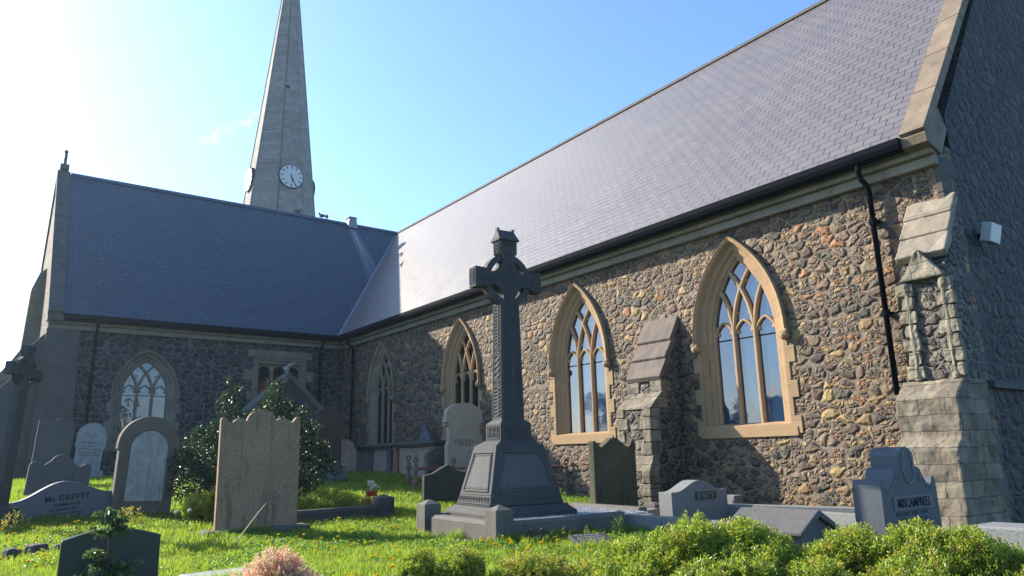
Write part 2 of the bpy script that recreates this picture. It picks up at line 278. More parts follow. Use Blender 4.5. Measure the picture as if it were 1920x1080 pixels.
# ------------------------------------------------------------------ mesh helpers
class MB:
    def __init__(s): s.v = []; s.f = []; s.mi = []; s.k = 0
    def add(s, vs, fs):
        o = len(s.v); s.v += [tuple(p) for p in vs]; s.f += [tuple(i + o for i in f) for f in fs]; s.mi += [s.k] * len(fs); return s
    def box(s, c, d, rz=0.0, top=None, Mx=None):
        x, y, z = d[0] / 2, d[1] / 2, d[2] / 2; tx, ty = (x, y) if top is None else (top[0] / 2, top[1] / 2)
        vs = [(-x, -y, -z), (x, -y, -z), (x, y, -z), (-x, y, -z), (-tx, -ty, z), (tx, -ty, z), (tx, ty, z), (-tx, ty, z)]
        m = Matrix.Translation(c) @ Matrix.Rotation(rz, 4, 'Z')
        if Mx is not None: m = m @ Mx
        return s.add([m @ Vector(p) for p in vs], [(0, 3, 2, 1), (4, 5, 6, 7), (0, 1, 5, 4), (1, 2, 6, 5), (2, 3, 7, 6), (3, 0, 4, 7)])
    def frustum(s, c, d0, d1, h): return s.box((c[0], c[1], c[2] + h / 2), (d0[0], d0[1], h), top=d1)
    def loft(s, rings, cap=True, closed=True):
        o = [];n = len(rings[0]); fs = []
        for r in rings: o += r
        for i in range(len(rings) - 1):
            for j in range(n if closed else n - 1):
                a, b = i * n + j, i * n + (j + 1) % n; fs.append((a, b, b + n, a + n))
        if cap: fs.append(tuple(range(n - 1, -1, -1))); fs.append(tuple((len(rings) - 1) * n + j for j in range(n)))
        return s.add(o, fs)
    def tube(s, pts, r, n=8, cap=True):
        pts = [Vector(p) for p in pts]; rs = r if isinstance(r, (list, tuple)) else [r] * len(pts); rings = []
        for i, p in enumerate(pts):
            d = (pts[min(i + 1, len(pts) - 1)] - pts[max(i - 1, 0)]).normalized(); up = Vector((0, 0, 1)) if abs(d.z) < 0.95 else Vector((1, 0, 0))
            a = d.cross(up).normalized(); b = a.cross(d).normalized()
            rings.append([p + (a * math.cos(2 * math.pi * k / n) + b * math.sin(2 * math.pi * k / n)) * rs[i] for k in range(n)])
        return s.loft(rings, cap)
    def lathe(s, prof, c=(0, 0, 0), n=16):
        return s.loft([[Vector((c[0] + r * math.cos(2 * math.pi * k / n), c[1] + r * math.sin(2 * math.pi * k / n), c[2] + z)) for k in range(n)] for r, z in prof])
    def ball(s, c, r, n=10, sq=(1, 1, 1)):
        pr = [(max(1e-3, math.sin(math.pi * i / n)), -math.cos(math.pi * i / n)) for i in range(n + 1)]
        return s.loft([[Vector((c[0] + q * r * sq[0] * math.cos(2 * math.pi * k / n), c[1] + q * r * sq[1] * math.sin(2 * math.pi * k / n), c[2] + z * r * sq[2])) for k in range(n)] for q, z in pr])
    def poly(s, outer, holes=(), y0=0.0, y1=0.1):
        """outline in the x-z plane (2D points), given thickness along y"""
        loops = [list(outer)] + [list(h) for h in holes]; flat = [p for l in loops for p in l]
        tr = tessellate_polygon([[Vector((p[0], p[1], 0)) for p in l] for l in loops]); n = len(flat)
        vs = [(p[0], y0, p[1]) for p in flat] + [(p[0], y1, p[1]) for p in flat]; fs = []
        for a, b, c in tr:
            A, B, C_ = [flat[i] for i in (a, b, c)]; cr = (B[0] - A[0]) * (C_[1] - A[1]) - (B[1] - A[1]) * (C_[0] - A[0])
            if cr < 0: b, c = c, b
            fs.append((a, b, c)); fs.append((a + n, c + n, b + n))
        o = 0
        for li, l in enumerate(loops):
            ar = sum(l[i][0] * l[(i + 1) % len(l)][1] - l[(i + 1) % len(l)][0] * l[i][1] for i in range(len(l))); ccw = ar > 0
            if li: ccw = not ccw
            for i in range(len(l)):
                a, b = o + i, o + (i + 1) % len(l)
                fs.append((b, a, a + n, b + n) if ccw else (a, b, b + n, a + n))
            o += len(l)
        return s.add(vs, fs)
    def build(s, name, mat, parent=None, M=None, off=None, bevel=0.0, smooth=False, seg=2):
        me = bpy.data.meshes.new(name); vs = s.v
        if M is not None: vs = [M @ Vector(p) for p in vs]
        if off is not None: vs = [(p[0] - off[0], p[1] - off[1], p[2] - off[2]) for p in vs]
        me.from_pydata([tuple(p) for p in vs], [], s.f)
        for mm in (mat if isinstance(mat, (list, tuple)) else [mat]): me.materials.append(mm)
        if max(s.mi or [0]): me.polygons.foreach_set('material_index', s.mi)
        if smooth: me.polygons.foreach_set('use_smooth', [True] * len(s.f))
        b = bmesh.new(); b.from_mesh(me); bmesh.ops.recalc_face_normals(b, faces=b.faces); b.to_mesh(me); b.free()
        o = bpy.data.objects.new(name, me); COL.objects.link(o)
        if parent is not None: o.parent = parent
        if bevel:
            x = o.modifiers.new('bevel', 'BEVEL'); x.width = bevel; x.segments = seg; x.limit_method = 'ANGLE'; x.angle_limit = R(28)
        return o
def tag(o, label=None, cat=None, group=None, kind=None):
    if label: o['label'] = label
    if cat: o['category'] = cat
    if group: o['group'] = group
    if kind: o['kind'] = kind
    return o
def empty(name, loc, rz=0.0, label=None, cat=None, group=None, rx=0.0, ry=0.0):
    o = bpy.data.objects.new(name, None); COL.objects.link(o); o.location = loc; o.rotation_euler = (rx, ry, rz); o.empty_display_size = 0.2
    return tag(o, label, cat, group)
def text(name, body, size, mat, parent, loc, M=None, depth=0.004, sx=1.0, bold=0.0, rot=(math.pi / 2, 0, 0), space=1.0):
    c = bpy.data.curves.new(name, 'FONT'); c.body = body; c.size = size; c.align_x = 'CENTER'; c.extrude = depth; c.offset = bold; c.space_line = 1.15; c.space_character = space; c.resolution_u = 2
    o = bpy.data.objects.new(name, c); COL.objects.link(o)
    bpy.context.view_layer.update()
    me = bpy.data.meshes.new_from_object(o.evaluated_get(bpy.context.evaluated_depsgraph_get())); COL.objects.unlink(o); bpy.data.objects.remove(o)
    me.name = name; me.materials.clear(); me.materials.append(mat)
    r = bpy.data.objects.new(name, me); COL.objects.link(r); r.parent = parent; r.location = loc; r.rotation_euler = rot; r.scale = (sx, 1, 1)
    return r
def ground_z(x, y):
    t = min(max((y - 9) / 15, 0), 1); return 0.6 * t * t * (3 - 2 * t)
def gz_np(x, y):
    t = np.clip((y - 9) / 15, 0, 1); return 0.6 * t * t * (3 - 2 * t)

# ------------------------------------------------------------------ ground
def make_ground():
    xs = [-400, -150, -60, -30, -16] + list(np.arange(-10, 16, 0.5)) + [20, 30, 60, 150, 400]; ys = [-400, -150, -50, -20, -8, -2] + list(np.arange(0, 30, 0.5)) + [34, 40, 60, 100, 200, 600]
    vs = []; fs = []
    for y in ys:
        for x in xs:
            z = ground_z(x, y)
            if -10 <= x <= 16 and 0 <= y < 30: z += 0.025 * noise.noise(Vector((x * 0.9, y * 0.9, 3))) - 0.01
            vs.append((x, y, z))
    n = len(xs)
    for j in range(len(ys) - 1):
        for i in range(n - 1): a = j * n + i; fs.append((a, a + 1, a + 1 + n, a + n))
    me = bpy.data.meshes.new('ground'); me.from_pydata(vs, [], fs); me.materials.append(M['ground']); me.polygons.foreach_set('use_smooth', [True] * len(fs))
    o = bpy.data.objects.new('ground', me); COL.objects.link(o); tag(o, kind='structure')
make_ground()

# ------------------------------------------------------------------ church
NX, TY = 11.41, 26.69           # nave wall face (x), transept wall face (y)
RX, RY, RZ = 16.07, 31.35, 12.08  # ridges
EX, EYy, EZ = 11.04, 26.32, 5.70  # eaves line
CH = (11.41, 26.69, 0.0)
church = empty('church', CH, 0, 'rubble stone church with slate roofs, pointed windows and a tall clock spire', 'church')
MN = Matrix.Translation((NX, 0, 0)) @ Matrix.Rotation(-math.pi / 2, 4, 'Z')   # local x -> -Y, local y -> +X (into the wall)
MT = Matrix.Translation((0, TY, 0))
def cb(mb, name, mat, parent=None, M=None, **k):
    return mb.build(name, mat, parent or church, M, off=CH, **k)

def arch(hw, zs, rise, d=0.0, n=14, zb=None):
    """pointed-arch outline offset outwards by d; with zb the jambs run down to zb (list of 2D points, right bottom -> apex -> left bottom)"""
    Rr = (rise * rise + hw * hw) / (2 * hw); ro = Rr + d; c = hw - Rr
    th = math.acos(min(1, -c / ro)); pts = []
    if zb is not None: pts.append((hw + d, zb))
    for i in range(n + 1):
        a = th * i / n; pts.append((c + ro * math.cos(a), zs + ro * math.sin(a)))
    return pts + [(-x, z) for x, z in reversed(pts[:-1])]
def band(mb, hw, zs, rise, prof, zb, cx, n=14):
    """sweep a closed (d, y) profile along jamb-arch-jamb"""
    rings_by = [arch(hw, zs, rise, d, n, zb) for d, y in prof]
    rings = [[Vector((rings_by[k][i][0] + cx, prof[k][1], rings_by[k][i][1])) for k in range(len(prof))] for i in range(len(rings_by[0]))]
    mb.loft(rings)
def strip(mb, pts, wd, y0, y1, cx=0):
    """flat bar following 2D points"""
    rings = []
    for i, p in enumerate(pts):
        a = pts[max(i - 1, 0)]; b = pts[min(i + 1, len(pts) - 1)]; dx, dz = b[0] - a[0], b[1] - a[1]; l = math.hypot(dx, dz) or 1; nx, nz = -dz / l * wd / 2, dx / l * wd / 2
        rings.append([Vector((p[0] + nx + cx, y0 + wd * 0.3, p[1] + nz)), Vector((p[0] + nx * 0.35 + cx, y0, p[1] + nz * 0.35)), Vector((p[0] - nx * 0.35 + cx, y0, p[1] - nz * 0.35)), Vector((p[0] - nx + cx, y0 + wd * 0.3, p[1] - nz)), Vector((p[0] - nx + cx, y1, p[1] - nz)), Vector((p[0] + nx + cx, y1, p[1] + nz))])
    mb.loft(rings)

def gothic_window(Mx, cx, hw, zs, rise, z0, glass, stops=True, outd=0.33, label=None, sm=None):
    sm = sm or M['sand']
    """three lights under intersecting tracery"""
    m = MB()   # splayed reveal and flat outer ring
    band(m, hw, zs, rise, [(0.0, 0.16), (0.02, 0.12), (0.10, 0.10), (0.13, 0.05), (0.20, 0.03), (0.235, -0.015), (0.29, -0.015), (0.29, 0.30), (0.0, 0.36)], z0, cx)
    zq = z0 - 0.18; i = 0                      # quoined jambs below the springing
    hq = 0.305
    while zq < zs - 0.12:
        dd = 0.42 if i % 2 == 0 else 0.30; h = min(hq, zs - 0.02 - zq)
        for sg in (-1, 1):
            m.box((cx + sg * (hw + 0.21 + (dd - 0.21) / 2), 0.07, zq + h / 2), (dd - 0.21, 0.18 - 0.002 * (i % 2), h - 0.008))
        zq += hq; i += 1
    m.poly([(cx - hw - 0.34, z0 - 0.22), (cx + hw + 0.34, z0 - 0.22), (cx + hw + 0.34, z0 - 0.06), (cx + hw + 0.2, z0), (cx - hw - 0.2, z0), (cx - hw - 0.34, z0 - 0.06)], y0=-0.035, y1=0.14)   # sill
    m.add([(cx - hw - 0.2, -0.036, z0 - 0.005), (cx + hw + 0.2, -0.036, z0 - 0.005), (cx + hw, 0.33, z0 + 0.07), (cx - hw, 0.33, z0 + 0.07), (cx - hw - 0.2, -0.036, z0 - 0.1), (cx + hw + 0.2, -0.036, z0 - 0.1), (cx + hw, 0.33, z0 - 0.1), (cx - hw, 0.33, z0 - 0.1)], [(0, 1, 2, 3), (0, 4, 5, 1), (1, 5, 6, 2), (2, 6, 7, 3), (3, 7, 4, 0), (4, 7, 6, 5)])
    win = cb(m, 'window', sm, None, Mx, bevel=0.008); 
    if label: win['label'] = label
    h = MB()   # hood mould with stops
    band(h, hw, zs, rise, [(outd - 0.09, -0.02), (outd - 0.07, -0.075), (outd - 0.01, -0.105), (outd + 0.01, -0.07), (outd, 0.02), (outd - 0.09, 0.02)], zs - 0.10, cx)
    if stops:
        for sg in (-1, 1):
            h.ball((cx + sg * (hw + outd - 0.04), -0.06, zs - 0.15), 0.10, 8, (1, 0.9, 0.85)); h.ball((cx + sg * (hw + outd - 0.0), -0.08, zs - 0.09), 0.06, 7); h.ball((cx + sg * (hw + outd - 0.08), -0.085, zs - 0.11), 0.05, 7)
    cb(h, 'hood_mould', sm, win, Mx, smooth=False, bevel=0.004)
    for c in COL.objects: pass
    t = MB(); y0, y1 = 0.145, 0.28; Rr = (rise * rise + hw * hw) / (2 * hw)
    for mx in (-hw / 3, hw / 3): strip(t, [(mx, z0), (mx, (z0 + zs) / 2), (mx, zs + 0.02)], 0.085, y0, y1, cx)
    starts = [-hw, -hw / 3, hw / 3, hw]
    for k, sx in enumerate(starts):            # intersecting arcs
        for sg in (1, -1):                     # sg=+1 curves right
            if (k == 0 and sg == -1) or (k == 3 and sg == 1): continue
            c = sx + sg * Rr; pts = []
            for i in range(40):
                a = (math.pi / 2) * i / 60; x = c - sg * Rr * math.cos(a); z = zs + Rr * math.sin(a)
                xm = (hw - Rr) + Rr * math.cos(math.asin(min(1, (z - zs) / Rr)))
                if abs(x) > xm - 0.004 and i > 3: break
                if z > zs + rise: break
                pts.append((x, z))
            if 0 < k < 3 and len(pts) > 3: strip(t, pts, 0.075, y0 + 0.001 * (k + 4 * (sg > 0)), y1, cx)
    band(t, hw, zs, rise, [(-0.032, y0 + 0.03), (-0.012, y0 + 0.008), (0.01, y0 + 0.008), (0.01, y1), (-0.032, y1)], z0, cx)
    for k in range(3):                         # pointed heads of the lights
        lx = -hw + hw / 3 * (2 * k + 1); a2 = arch(hw / 3 - 0.01, zs - 0.02, 0.33, 0, 8)
        strip(t, a2, 0.05, y0 + 0.02 + 0.002 * k, y1, cx + lx)
        for sg in (-1, 1): t.ball((cx + lx + sg * (hw / 3 - 0.075), y0 + 0.07, zs + 0.10), 0.045, 6, (1, 0.5, 1))
    for zz, xx in ((zs + 0.62, hw * 0.42), (zs + 0.62, -hw * 0.42), (zs + 0.45, 0.12), (zs + 0.45, -0.12), (zs + 1.05, 0.13), (zs + 1.05, -0.13)):
        t.ball((cx + xx, y0 + 0.08, zz), 0.035, 6, (1, 0.5, 1))
    cb(t, 'tracery', M['trac'] if sm is M['sand'] else sm, win, Mx)
    g = MB(); g.poly(arch(hw, zs, rise, 0.015, 10, z0 - 0.02), y0=0.225, y1=0.24); g.v = [(x + cx, y, z) for x, y, z in g.v]
    cb(g, 'glass_pane', glass, win, Mx)
    b = MB()
    for k in range(3):
        lx = cx - hw + hw / 3 * (2 * k + 1)
        b.box((lx, 0.217, zs - 0.03), (hw * 2 / 3 - 0.06, 0.012, 0.022)); 
    cb(b, 'saddle_bar', M['black'], win, Mx)
    return win

WN = [(8.275, 0.70), (12.80, 0.70), (18.02, 0.69), (23.28, 0.68)]
wz, zs_, rs_ = 1.50, 3.17, 1.52
holes = []
for cy, hw in WN:
    holes.append([(x - cy, z) for x, z in arch(hw, zs_, rs_, 0.22, 12, wz - 0.1)])
# walls
m = MB(); m.poly([(-TY, -0.3), (-4.4, -0.3), (-4.4, 5.62), (-TY, 5.62)], holes, 0.0, 0.5); cb(m, 'nave_wall', M['rub'], M=MN)
lab = ['nearest tall three-light window, with quoined sandstone jambs', None, None, None]
for (cy, hw), gl in zip(WN, (M['glass'], M['glass'], M['glassD'], M['glassD'])):
    gothic_window(MN, -cy, hw, zs_, rs_, wz, gl, sm=M['sandW2'] if cy > 20 else None)
tw = dict(cx=4.48, hw=0.70, zs=3.27, rise=1.13)
tz0 = 1.65
sqx, sqw, sq0, sq1 = 8.93, 0.80, 3.26, 4.52
m = MB(); m.poly([(1.5, -0.3), (NX, -0.3), (NX, 5.62), (1.5, 5.62)], [[(x + tw['cx'], z) for x, z in arch(tw['hw'], tw['zs'], tw['rise'], 0.22, 12, tz0 - 0.1)], [(sqx - sqw - 0.1, sq0 - 0.1), (sqx + sqw + 0.1, sq0 - 0.1), (sqx + sqw + 0.1, sq1 + 0.1), (sqx - sqw - 0.1, sq1 + 0.1)]], 0.0, 0.5)
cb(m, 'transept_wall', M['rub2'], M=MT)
gothic_window(MT, tw['cx'], tw['hw'], tw['zs'], tw['rise'], tz0, M['glassT'], stops=False, sm=M['sandG'])
# square-headed window with three cusped lights
m = MB(); x0, x1 = sqx - sqw, sqx + sqw
m.poly([(x0 - 0.2, sq0 - 0.2), (x1 + 0.2, sq0 - 0.2), (x1 + 0.2, sq1 + 0.2), (x0 - 0.2, sq1 + 0.2)], [[(x0, sq0), (x1, sq0), (x1, sq1), (x0, sq1)]], -0.015, 0.25)
m.box((sqx, -0.03, sq1 + 0.16), (1.98, 0.08, 0.08)); m.box((sqx, 0.03, sq1 + 0.36), (2.4, 0.12, 0.28))
for sg in (-1, 1): m.box((sqx + sg * 1.16, 0.03, sq1 - 0.42), (0.30, 0.12, 0.38)); m.box((sqx + sg * 1.09, 0.03, sq0 + 0.1), (0.16, 0.12, 0.3))
win = cb(m, 'window', M['sandW'], M=MT, bevel=0.01)
t = MB(); lw = 2 * sqw / 3
hl = [[(sqx - sqw + lw * (k + 0.5) + x, z) for x, z in arch(lw / 2 - 0.06, sq1 - 0.28, 0.19, 0, 6, sq0 + 0.03)] for k in range(3)]
t.poly([(x0, sq0), (x1, sq0), (x1, sq1), (x0, sq1)], hl, 0.09, 0.2); cb(t, 'tracery', M['sandW'], win, MT)
g = MB(); g.box((sqx, 0.17, (sq0 + sq1) / 2), (2 * sqw, 0.01, sq1 - sq0)); cb(g, 'glass_pane', M['glassD'], win, MT)

# gable end of the transept (faces left) and of the nave (faces the camera side)
MG = Matrix.Translation((1.5, 0, 0)) @ Matrix.Rotation(-math.pi / 2, 4, 'Z')
m = MB(); m.poly([(-36.01, -0.3), (-TY - 0.5, -0.3), (-TY - 0.5, 6.2), (-RY, 11.85), (-36.01, 5.9)], (), 0.0, 0.5); cb(m, 'transept_gable_wall', M['rub'], M=MG)
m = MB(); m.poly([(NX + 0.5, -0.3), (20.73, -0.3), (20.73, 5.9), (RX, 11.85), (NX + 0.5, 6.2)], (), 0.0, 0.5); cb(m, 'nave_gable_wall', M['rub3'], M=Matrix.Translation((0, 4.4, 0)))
m = MB(); m.box(((NX + 0.5 + 20.7) / 2, 4.37, 1.92), (8.9, 0.10, 0.10)); cb(m, 'string_course', M['quoin'])
m = MB(); m.poly([(-47, -0.3), (-4.9, -0.3), (-4.9, 5.62), (-47, 5.62)], (), 0, 0.5); cb(m, 'nave_far_wall', M['rub2'], M=Matrix.Translation((20.23, 0, 0)) @ Matrix.Rotation(-math.pi / 2, 4, 'Z'))
m = MB(); m.box((6.6, 35.76, 2.7), (9.2, 0.5, 5.8)); cb(m, 'transept_back_wall', M['rub2'])
# roofs: slabs with thickness
def slab(mb, pts, th=0.12):
    n = (Vector(pts[1]) - Vector(pts[0])).cross(Vector(pts[2]) - Vector(pts[0])).normalized()
    if n.z < 0: n = -n
    k = len(pts); lo = [tuple(Vector(p) - n * th) for p in pts]
    mb.add(list(pts) + lo, [tuple(range(k)), tuple(range(2 * k - 1, k - 1, -1))] + [(i, i + k, (i + 1) % k + k, (i + 1) % k) for i in range(k)])
m = MB(); slab(m, [(EX, 4.72, EZ), (EX, EYy, EZ), (RX, RY, RZ), (RX, 4.72, RZ)]); slab(m, [(RX, 4.72, RZ), (RX, 47, RZ), (21.1, 47, EZ), (21.1, 4.72, EZ)])
slab(m, [(RX, RY, RZ), (RX, 47, RZ), (EX, 47, EZ), (EX, 36.38, EZ)]); cb(m, 'nave_roof', M['slateN'])
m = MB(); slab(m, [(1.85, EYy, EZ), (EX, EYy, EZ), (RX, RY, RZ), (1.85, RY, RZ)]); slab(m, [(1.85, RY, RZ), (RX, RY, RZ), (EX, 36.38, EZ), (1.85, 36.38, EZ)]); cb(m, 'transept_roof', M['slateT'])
# ridge tiles, valley
m = MB()
y = 4.8
while y < RY: m.poly([(RX - 0.13, RZ - 0.10), (RX + 0.13, RZ - 0.10), (RX, RZ + 0.07)], (), y, min(y + 0.445, RY)); y += 0.45
cb(m, 'ridge_tiles', M['quoin'])
m = MB(); x = 1.9
while x < RX - 0.2:
    m.add([(x, RY - 0.13, RZ - 0.10), (x, RY + 0.13, RZ - 0.10), (x, RY, RZ + 0.07), (x + 0.445, RY - 0.13, RZ - 0.10), (x + 0.445, RY + 0.13, RZ - 0.10), (x + 0.445, RY, RZ + 0.07)], [(0, 1, 2), (3, 5, 4), (0, 3, 4, 1), (1, 4, 5, 2), (2, 5, 3, 0)]); x += 0.45
cb(m, 'ridge_tiles', M['slateT'])
m = MB(); a, b = Vector((EX, EYy, EZ + 0.02)), Vector((RX, RY, RZ + 0.02)); q = Vector((1, -1, 0)).normalized() * 0.07
up = Vector((0, 0, 0.035)); m.add([a - q + up, a, a + q + up, b - q + up, b, b + q + up], [(0, 1, 4, 3), (1, 2, 5, 4)]); cb(m, 'valley_flashing', M['lead'])
# cornices
def cornice(L0, L1, Mx, h=0.0):
    m = MB(); m.box(((L0 + L1) / 2, -0.05, 5.32), (L1 - L0, 0.12, 0.16)); m.box(((L0 + L1) / 2, -0.10, 5.455), (L1 - L0, 0.22, 0.11)); m.box(((L0 + L1) / 2, -0.13, 5.56), (L1 - L0, 0.30, 0.098)); return cb(m, 'cornice', M['cornice'], M=Mx, bevel=0.02)
cornice(-TY + 0.29, -4.4, MN); cornice(1.5, NX + 0.0, MT)
def gutter(L0, L1, Mx):
    m = MB(); yo = -0.38
    m.poly([(0, 0), (0, 0), (0, 0)], (), 0, 0) if False else None
    sec = [(-0.47, 5.70), (-0.48, 5.60), (-0.45, 5.53), (-0.39, 5.49), (-0.30, 5.49), (-0.30, 5.61), (-0.385, 5.62), (-0.385, 5.70)]
    m.loft([[Vector((L, s[0], s[1])) for s in sec] for L in (L0, L1)])
    return cb(m, 'gutter', M['black'], M=Mx)
gutter(-26.25, -4.74, MN); gutter(1.9, NX - 0.44, MT)
# downpipes
def pipe(u, zb, Mx, neck=True, brackets=(4.6, 3.1)):
    m = MB(); r = 0.043
    m.tube([(u, -0.38, 5.50), (u, -0.38, 5.36), (u, -0.33, 5.27), (u, -0.16, 5.20), (u, -0.12, 5.12), (u, -0.12, zb)] if neck else [(u, -0.30, 5.5), (u, -0.2, 5.15), (u, -0.12, 5.0), (u, -0.12, zb)], r, 10)
    p = cb(m, 'downpipe', M['black'], M=Mx, smooth=True)
    for z in brackets: b = MB(); b.lathe([(0.062, -0.05), (0.068, 0), (0.062, 0.05)], (u, -0.12, z), 10); b.box((u, -0.05, z), (0.16, 0.10, 0.03)); cb(b, 'pipe_bracket', M['black'], p, Mx)
pipe(-5.45, 1.83, MN); pipe(-25.5, 0.5, MN); pipe(2.85, 0.5, MT); pipe(10.42, 0.5, MT)
# copings
def coping(mb, pA, pB, wdir, wid, th=0.16, lift=0.05):
    A, B = Vector(pA), Vector(pB); W = Vector(wdir) * wid; n = (B - A).cross(W).normalized()
    if n.z < 0: n = -n
    N = int((B - A).length / 1.1)
    for i in range(N):
        a = A + (B - A) * (i / N) + n * lift; b = A + (B - A) * ((i + 1) / N - 0.002) + n * lift
        mb.add([a, a + W, b + W, b, a - n * th, a + W - n * th, b + W - n * th, b - n * th], [(0, 1, 2, 3), (4, 7, 6, 5), (0, 4, 5, 1), (1, 5, 6, 2), (2, 6, 7, 3), (3, 7, 4, 0)])
m = MB(); coping(m, (EX - 0.03, 4.36, EZ), (RX, 4.36, RZ + 0.03), (0, 1, 0), 0.37, 0.17, 0.06); coping(m, (21.1, 4.36, EZ), (RX, 4.36, RZ + 0.03), (0, 1, 0), 0.37, 0.17, 0.06)
m.poly([(EX - 0.02, 5.52), (EX + 0.42, 5.42), (EX + 0.75, 5.9), (EX + 0.52, 6.25), (EX - 0.05, 5.66)], (), 4.355, 4.725); cb(m, 'nave_coping', M['quoinW'], bevel=0.006)
m = MB(); coping(m, (1.44, EYy - 0.02, EZ), (1.44, RY, RZ + 0.03), (1, 0, 0), 0.43, 0.22, 0.09); coping(m, (1.44, 36.4, EZ), (1.44, RY, RZ + 0.03), (1, 0, 0), 0.43, 0.22, 0.09)
m.box((1.66, TY - 0.16, 5.58), (0.42, 0.44, 0.24)); cb(m, 'transept_coping', M['quoin'], bevel=0.012)
m = MB(); m.box((1.66, RY, RZ + 0.22), (0.30, 0.34, 0.22)); m.box((1.66, RY, RZ + 0.55), (0.10, 0.12, 0.62)); m.box((1.66, RY, RZ + 0.62), (0.10, 0.46, 0.12)); m.lathe([(0.02, -0.02), (0.09, 0.03), (0.03, 0.12)], (1.66, RY, RZ + 0.84), 8)
cb(m, 'finial_cross', M['quoin'], bevel=0.015)
# lead vent on the transept ridge
m = MB(); m.frustum((VENT_X, RY - 0.10, RZ - 0.25), (0.50, 0.5), (0.36, 0.36), 0.50); m.frustum((VENT_X, RY - 0.10, RZ + 0.25), (0.48, 0.46), (0.34, 0.34), 0.08); cb(m, 'ridge_vent', M['lead'], bevel=0.01)
def rough(o, lv, st, sz=0.22):
    a = o.modifiers.new('subdivide', 'SUBSURF'); a.subdivision_type = 'SIMPLE'; a.levels = a.render_levels = lv
    tx = bpy.data.textures.new('stone_relief', 'CLOUDS'); tx.noise_scale = sz; tx.noise_depth = 3
    d = o.modifiers.new('relief', 'DISPLACE'); d.texture = tx; d.texture_coords = 'GLOBAL'; d.strength = st; d.mid_level = 0.5
    return o
# stepped buttress between the two near windows
m = MB(); yc, hwY = 10.18, 0.44
def side(pts, y0, y1, mb=None):   # profile in x-z, thickness along y
    (mb or m).poly([(p[0], p[1]) for p in pts], (), y0, y1)
side([(NX + 0.05, -0.2), (10.34, -0.2), (10.34, 0.72), (10.44, 0.98), (10.44, 1.90), (10.60, 2.02), (10.80, 2.22), (10.84, 2.55), (10.9, 2.62), (NX + 0.05, 3.55)], yc - hwY, yc + hwY)
bt = cb(m, 'buttress', M['rubB'], bevel=0.02)
m = MB()
for k, (zb, zt, xb, xt) in enumerate(((2.50, 2.98, 10.74, 11.00), (2.90, 3.36, 10.93, 11.20), (3.28, 3.84, 11.12, 11.42))):
    e = 0.03
    m.add([(xb, yc - hwY - e, zb + 0.02), (xb, yc + hwY + e, zb + 0.02), (xt + 0.02, yc + hwY + e, zt), (xt + 0.02, yc - hwY - e, zt), (xb + 0.05, yc - hwY - e, zb - 0.07), (xb + 0.05, yc + hwY + e, zb - 0.07), (xt + 0.14, yc + hwY + e, zt - 0.1), (xt + 0.14, yc - hwY - e, zt - 0.1)], [(0, 1, 2, 3), (4, 7, 6, 5), (0, 4, 5, 1), (1, 5, 6, 2), (2, 6, 7, 3), (3, 7, 4, 0)])
rough(cb(m, 'sloping_cap', M['capR'], bt, bevel=0.015), 4, 0.03)
m = MB(); i = 0; z = 0.0
for (z0, z1, xf) in ((0.0, 0.72, 10.34), (1.0, 1.9, 10.44), (2.22, 2.5, 10.81)):
    z = z0
    while z < z1 - 0.05:
        h = min(0.235, z1 - z); L = 0.30 if i % 2 else 0.2
        for sg in (-1, 1): m.box((xf + 0.14 - 0.02, yc + sg * (hwY - L / 2 + 0.012), z + h / 2), (0.28, L, h - 0.01))
        z += 0.24; i += 1
m.poly([(10.32, 0.70), (10.44, 1.0), (10.6, 1.0), (10.6, 0.7)], (), yc - hwY - 0.018, yc + hwY + 0.018)
m.poly([(10.41, 1.88), (10.82, 2.24), (10.95, 2.24), (10.95, 1.88)], (), yc - hwY - 0.018, yc + hwY + 0.018)
rough(cb(m, 'quoins', M['butt'], bt, bevel=0.015), 3, 0.04, 0.15)
# big corner buttress at the near end with a gabled niche
m = MB(); y0, y1 = 4.30, 4.92
side([(NX + 0.05, 1.9), (10.80, 1.9), (10.80, 3.6), (10.95, 3.72), (NX + 0.05, 4.5)], y0, y1); bt = cb(m, 'buttress', M['rubB'], bevel=0.015)
m = MB(); side([(NX + 0.05, -0.2), (10.24, -0.2), (10.24, 1.02), (10.46, 1.18), (10.46, 1.70), (10.76, 1.96), (NX + 0.05, 1.98)], y0 - 0.03, 5.10); rough(cb(m, 'base', M['butt'], bt, bevel=0.03), 5, 0.06)
m = MB(); e = 0.04
for k in range(3):
    f0, f1 = k / 3, (k + 1) / 3; xa, za = 10.80 + (NX + 0.04 - 10.80) * f0, 3.78 + 1.0 * f0; xb2, zb2 = 10.80 + (NX + 0.04 - 10.80) * f1, 3.78 + 1.0 * f1; lift = 0.03 * (2 - k) * 0
    m.add([(xa - 0.035, y0 - e, za), (xa - 0.035, y1 + e, za), (xb2, y1 + e, zb2), (xb2, y0 - e, zb2), (xa + 0.06, y0 - e, za - 0.09), (xa + 0.06, y1 + e, za - 0.09), (xb2 + 0.08, y1 + e, zb2 - 0.1), (xb2 + 0.08, y0 - e, zb2 - 0.1)], [(0, 1, 2, 3), (4, 7, 6, 5), (0, 4, 5, 1), (1, 5, 6, 2), (2, 6, 7, 3), (3, 7, 4, 0)])
rough(cb(m, 'sloping_cap', M['cap'], bt, bevel=0.02), 4, 0.045)
m = MB(); yc2 = (y0 + y1) / 2     # nodding gablet and side shafts
m.add([(10.70, y0 + 0.0, 3.40), (10.70, y1 - 0.0, 3.40), (10.70, yc2, 3.84), (11.05, y0 + 0.0, 3.40), (11.05, y1 - 0.0, 3.40), (11.05, yc2, 3.84)], [(0, 1, 2), (3, 5, 4), (0, 3, 4, 1), (1, 4, 5, 2), (2, 5, 3, 0)])
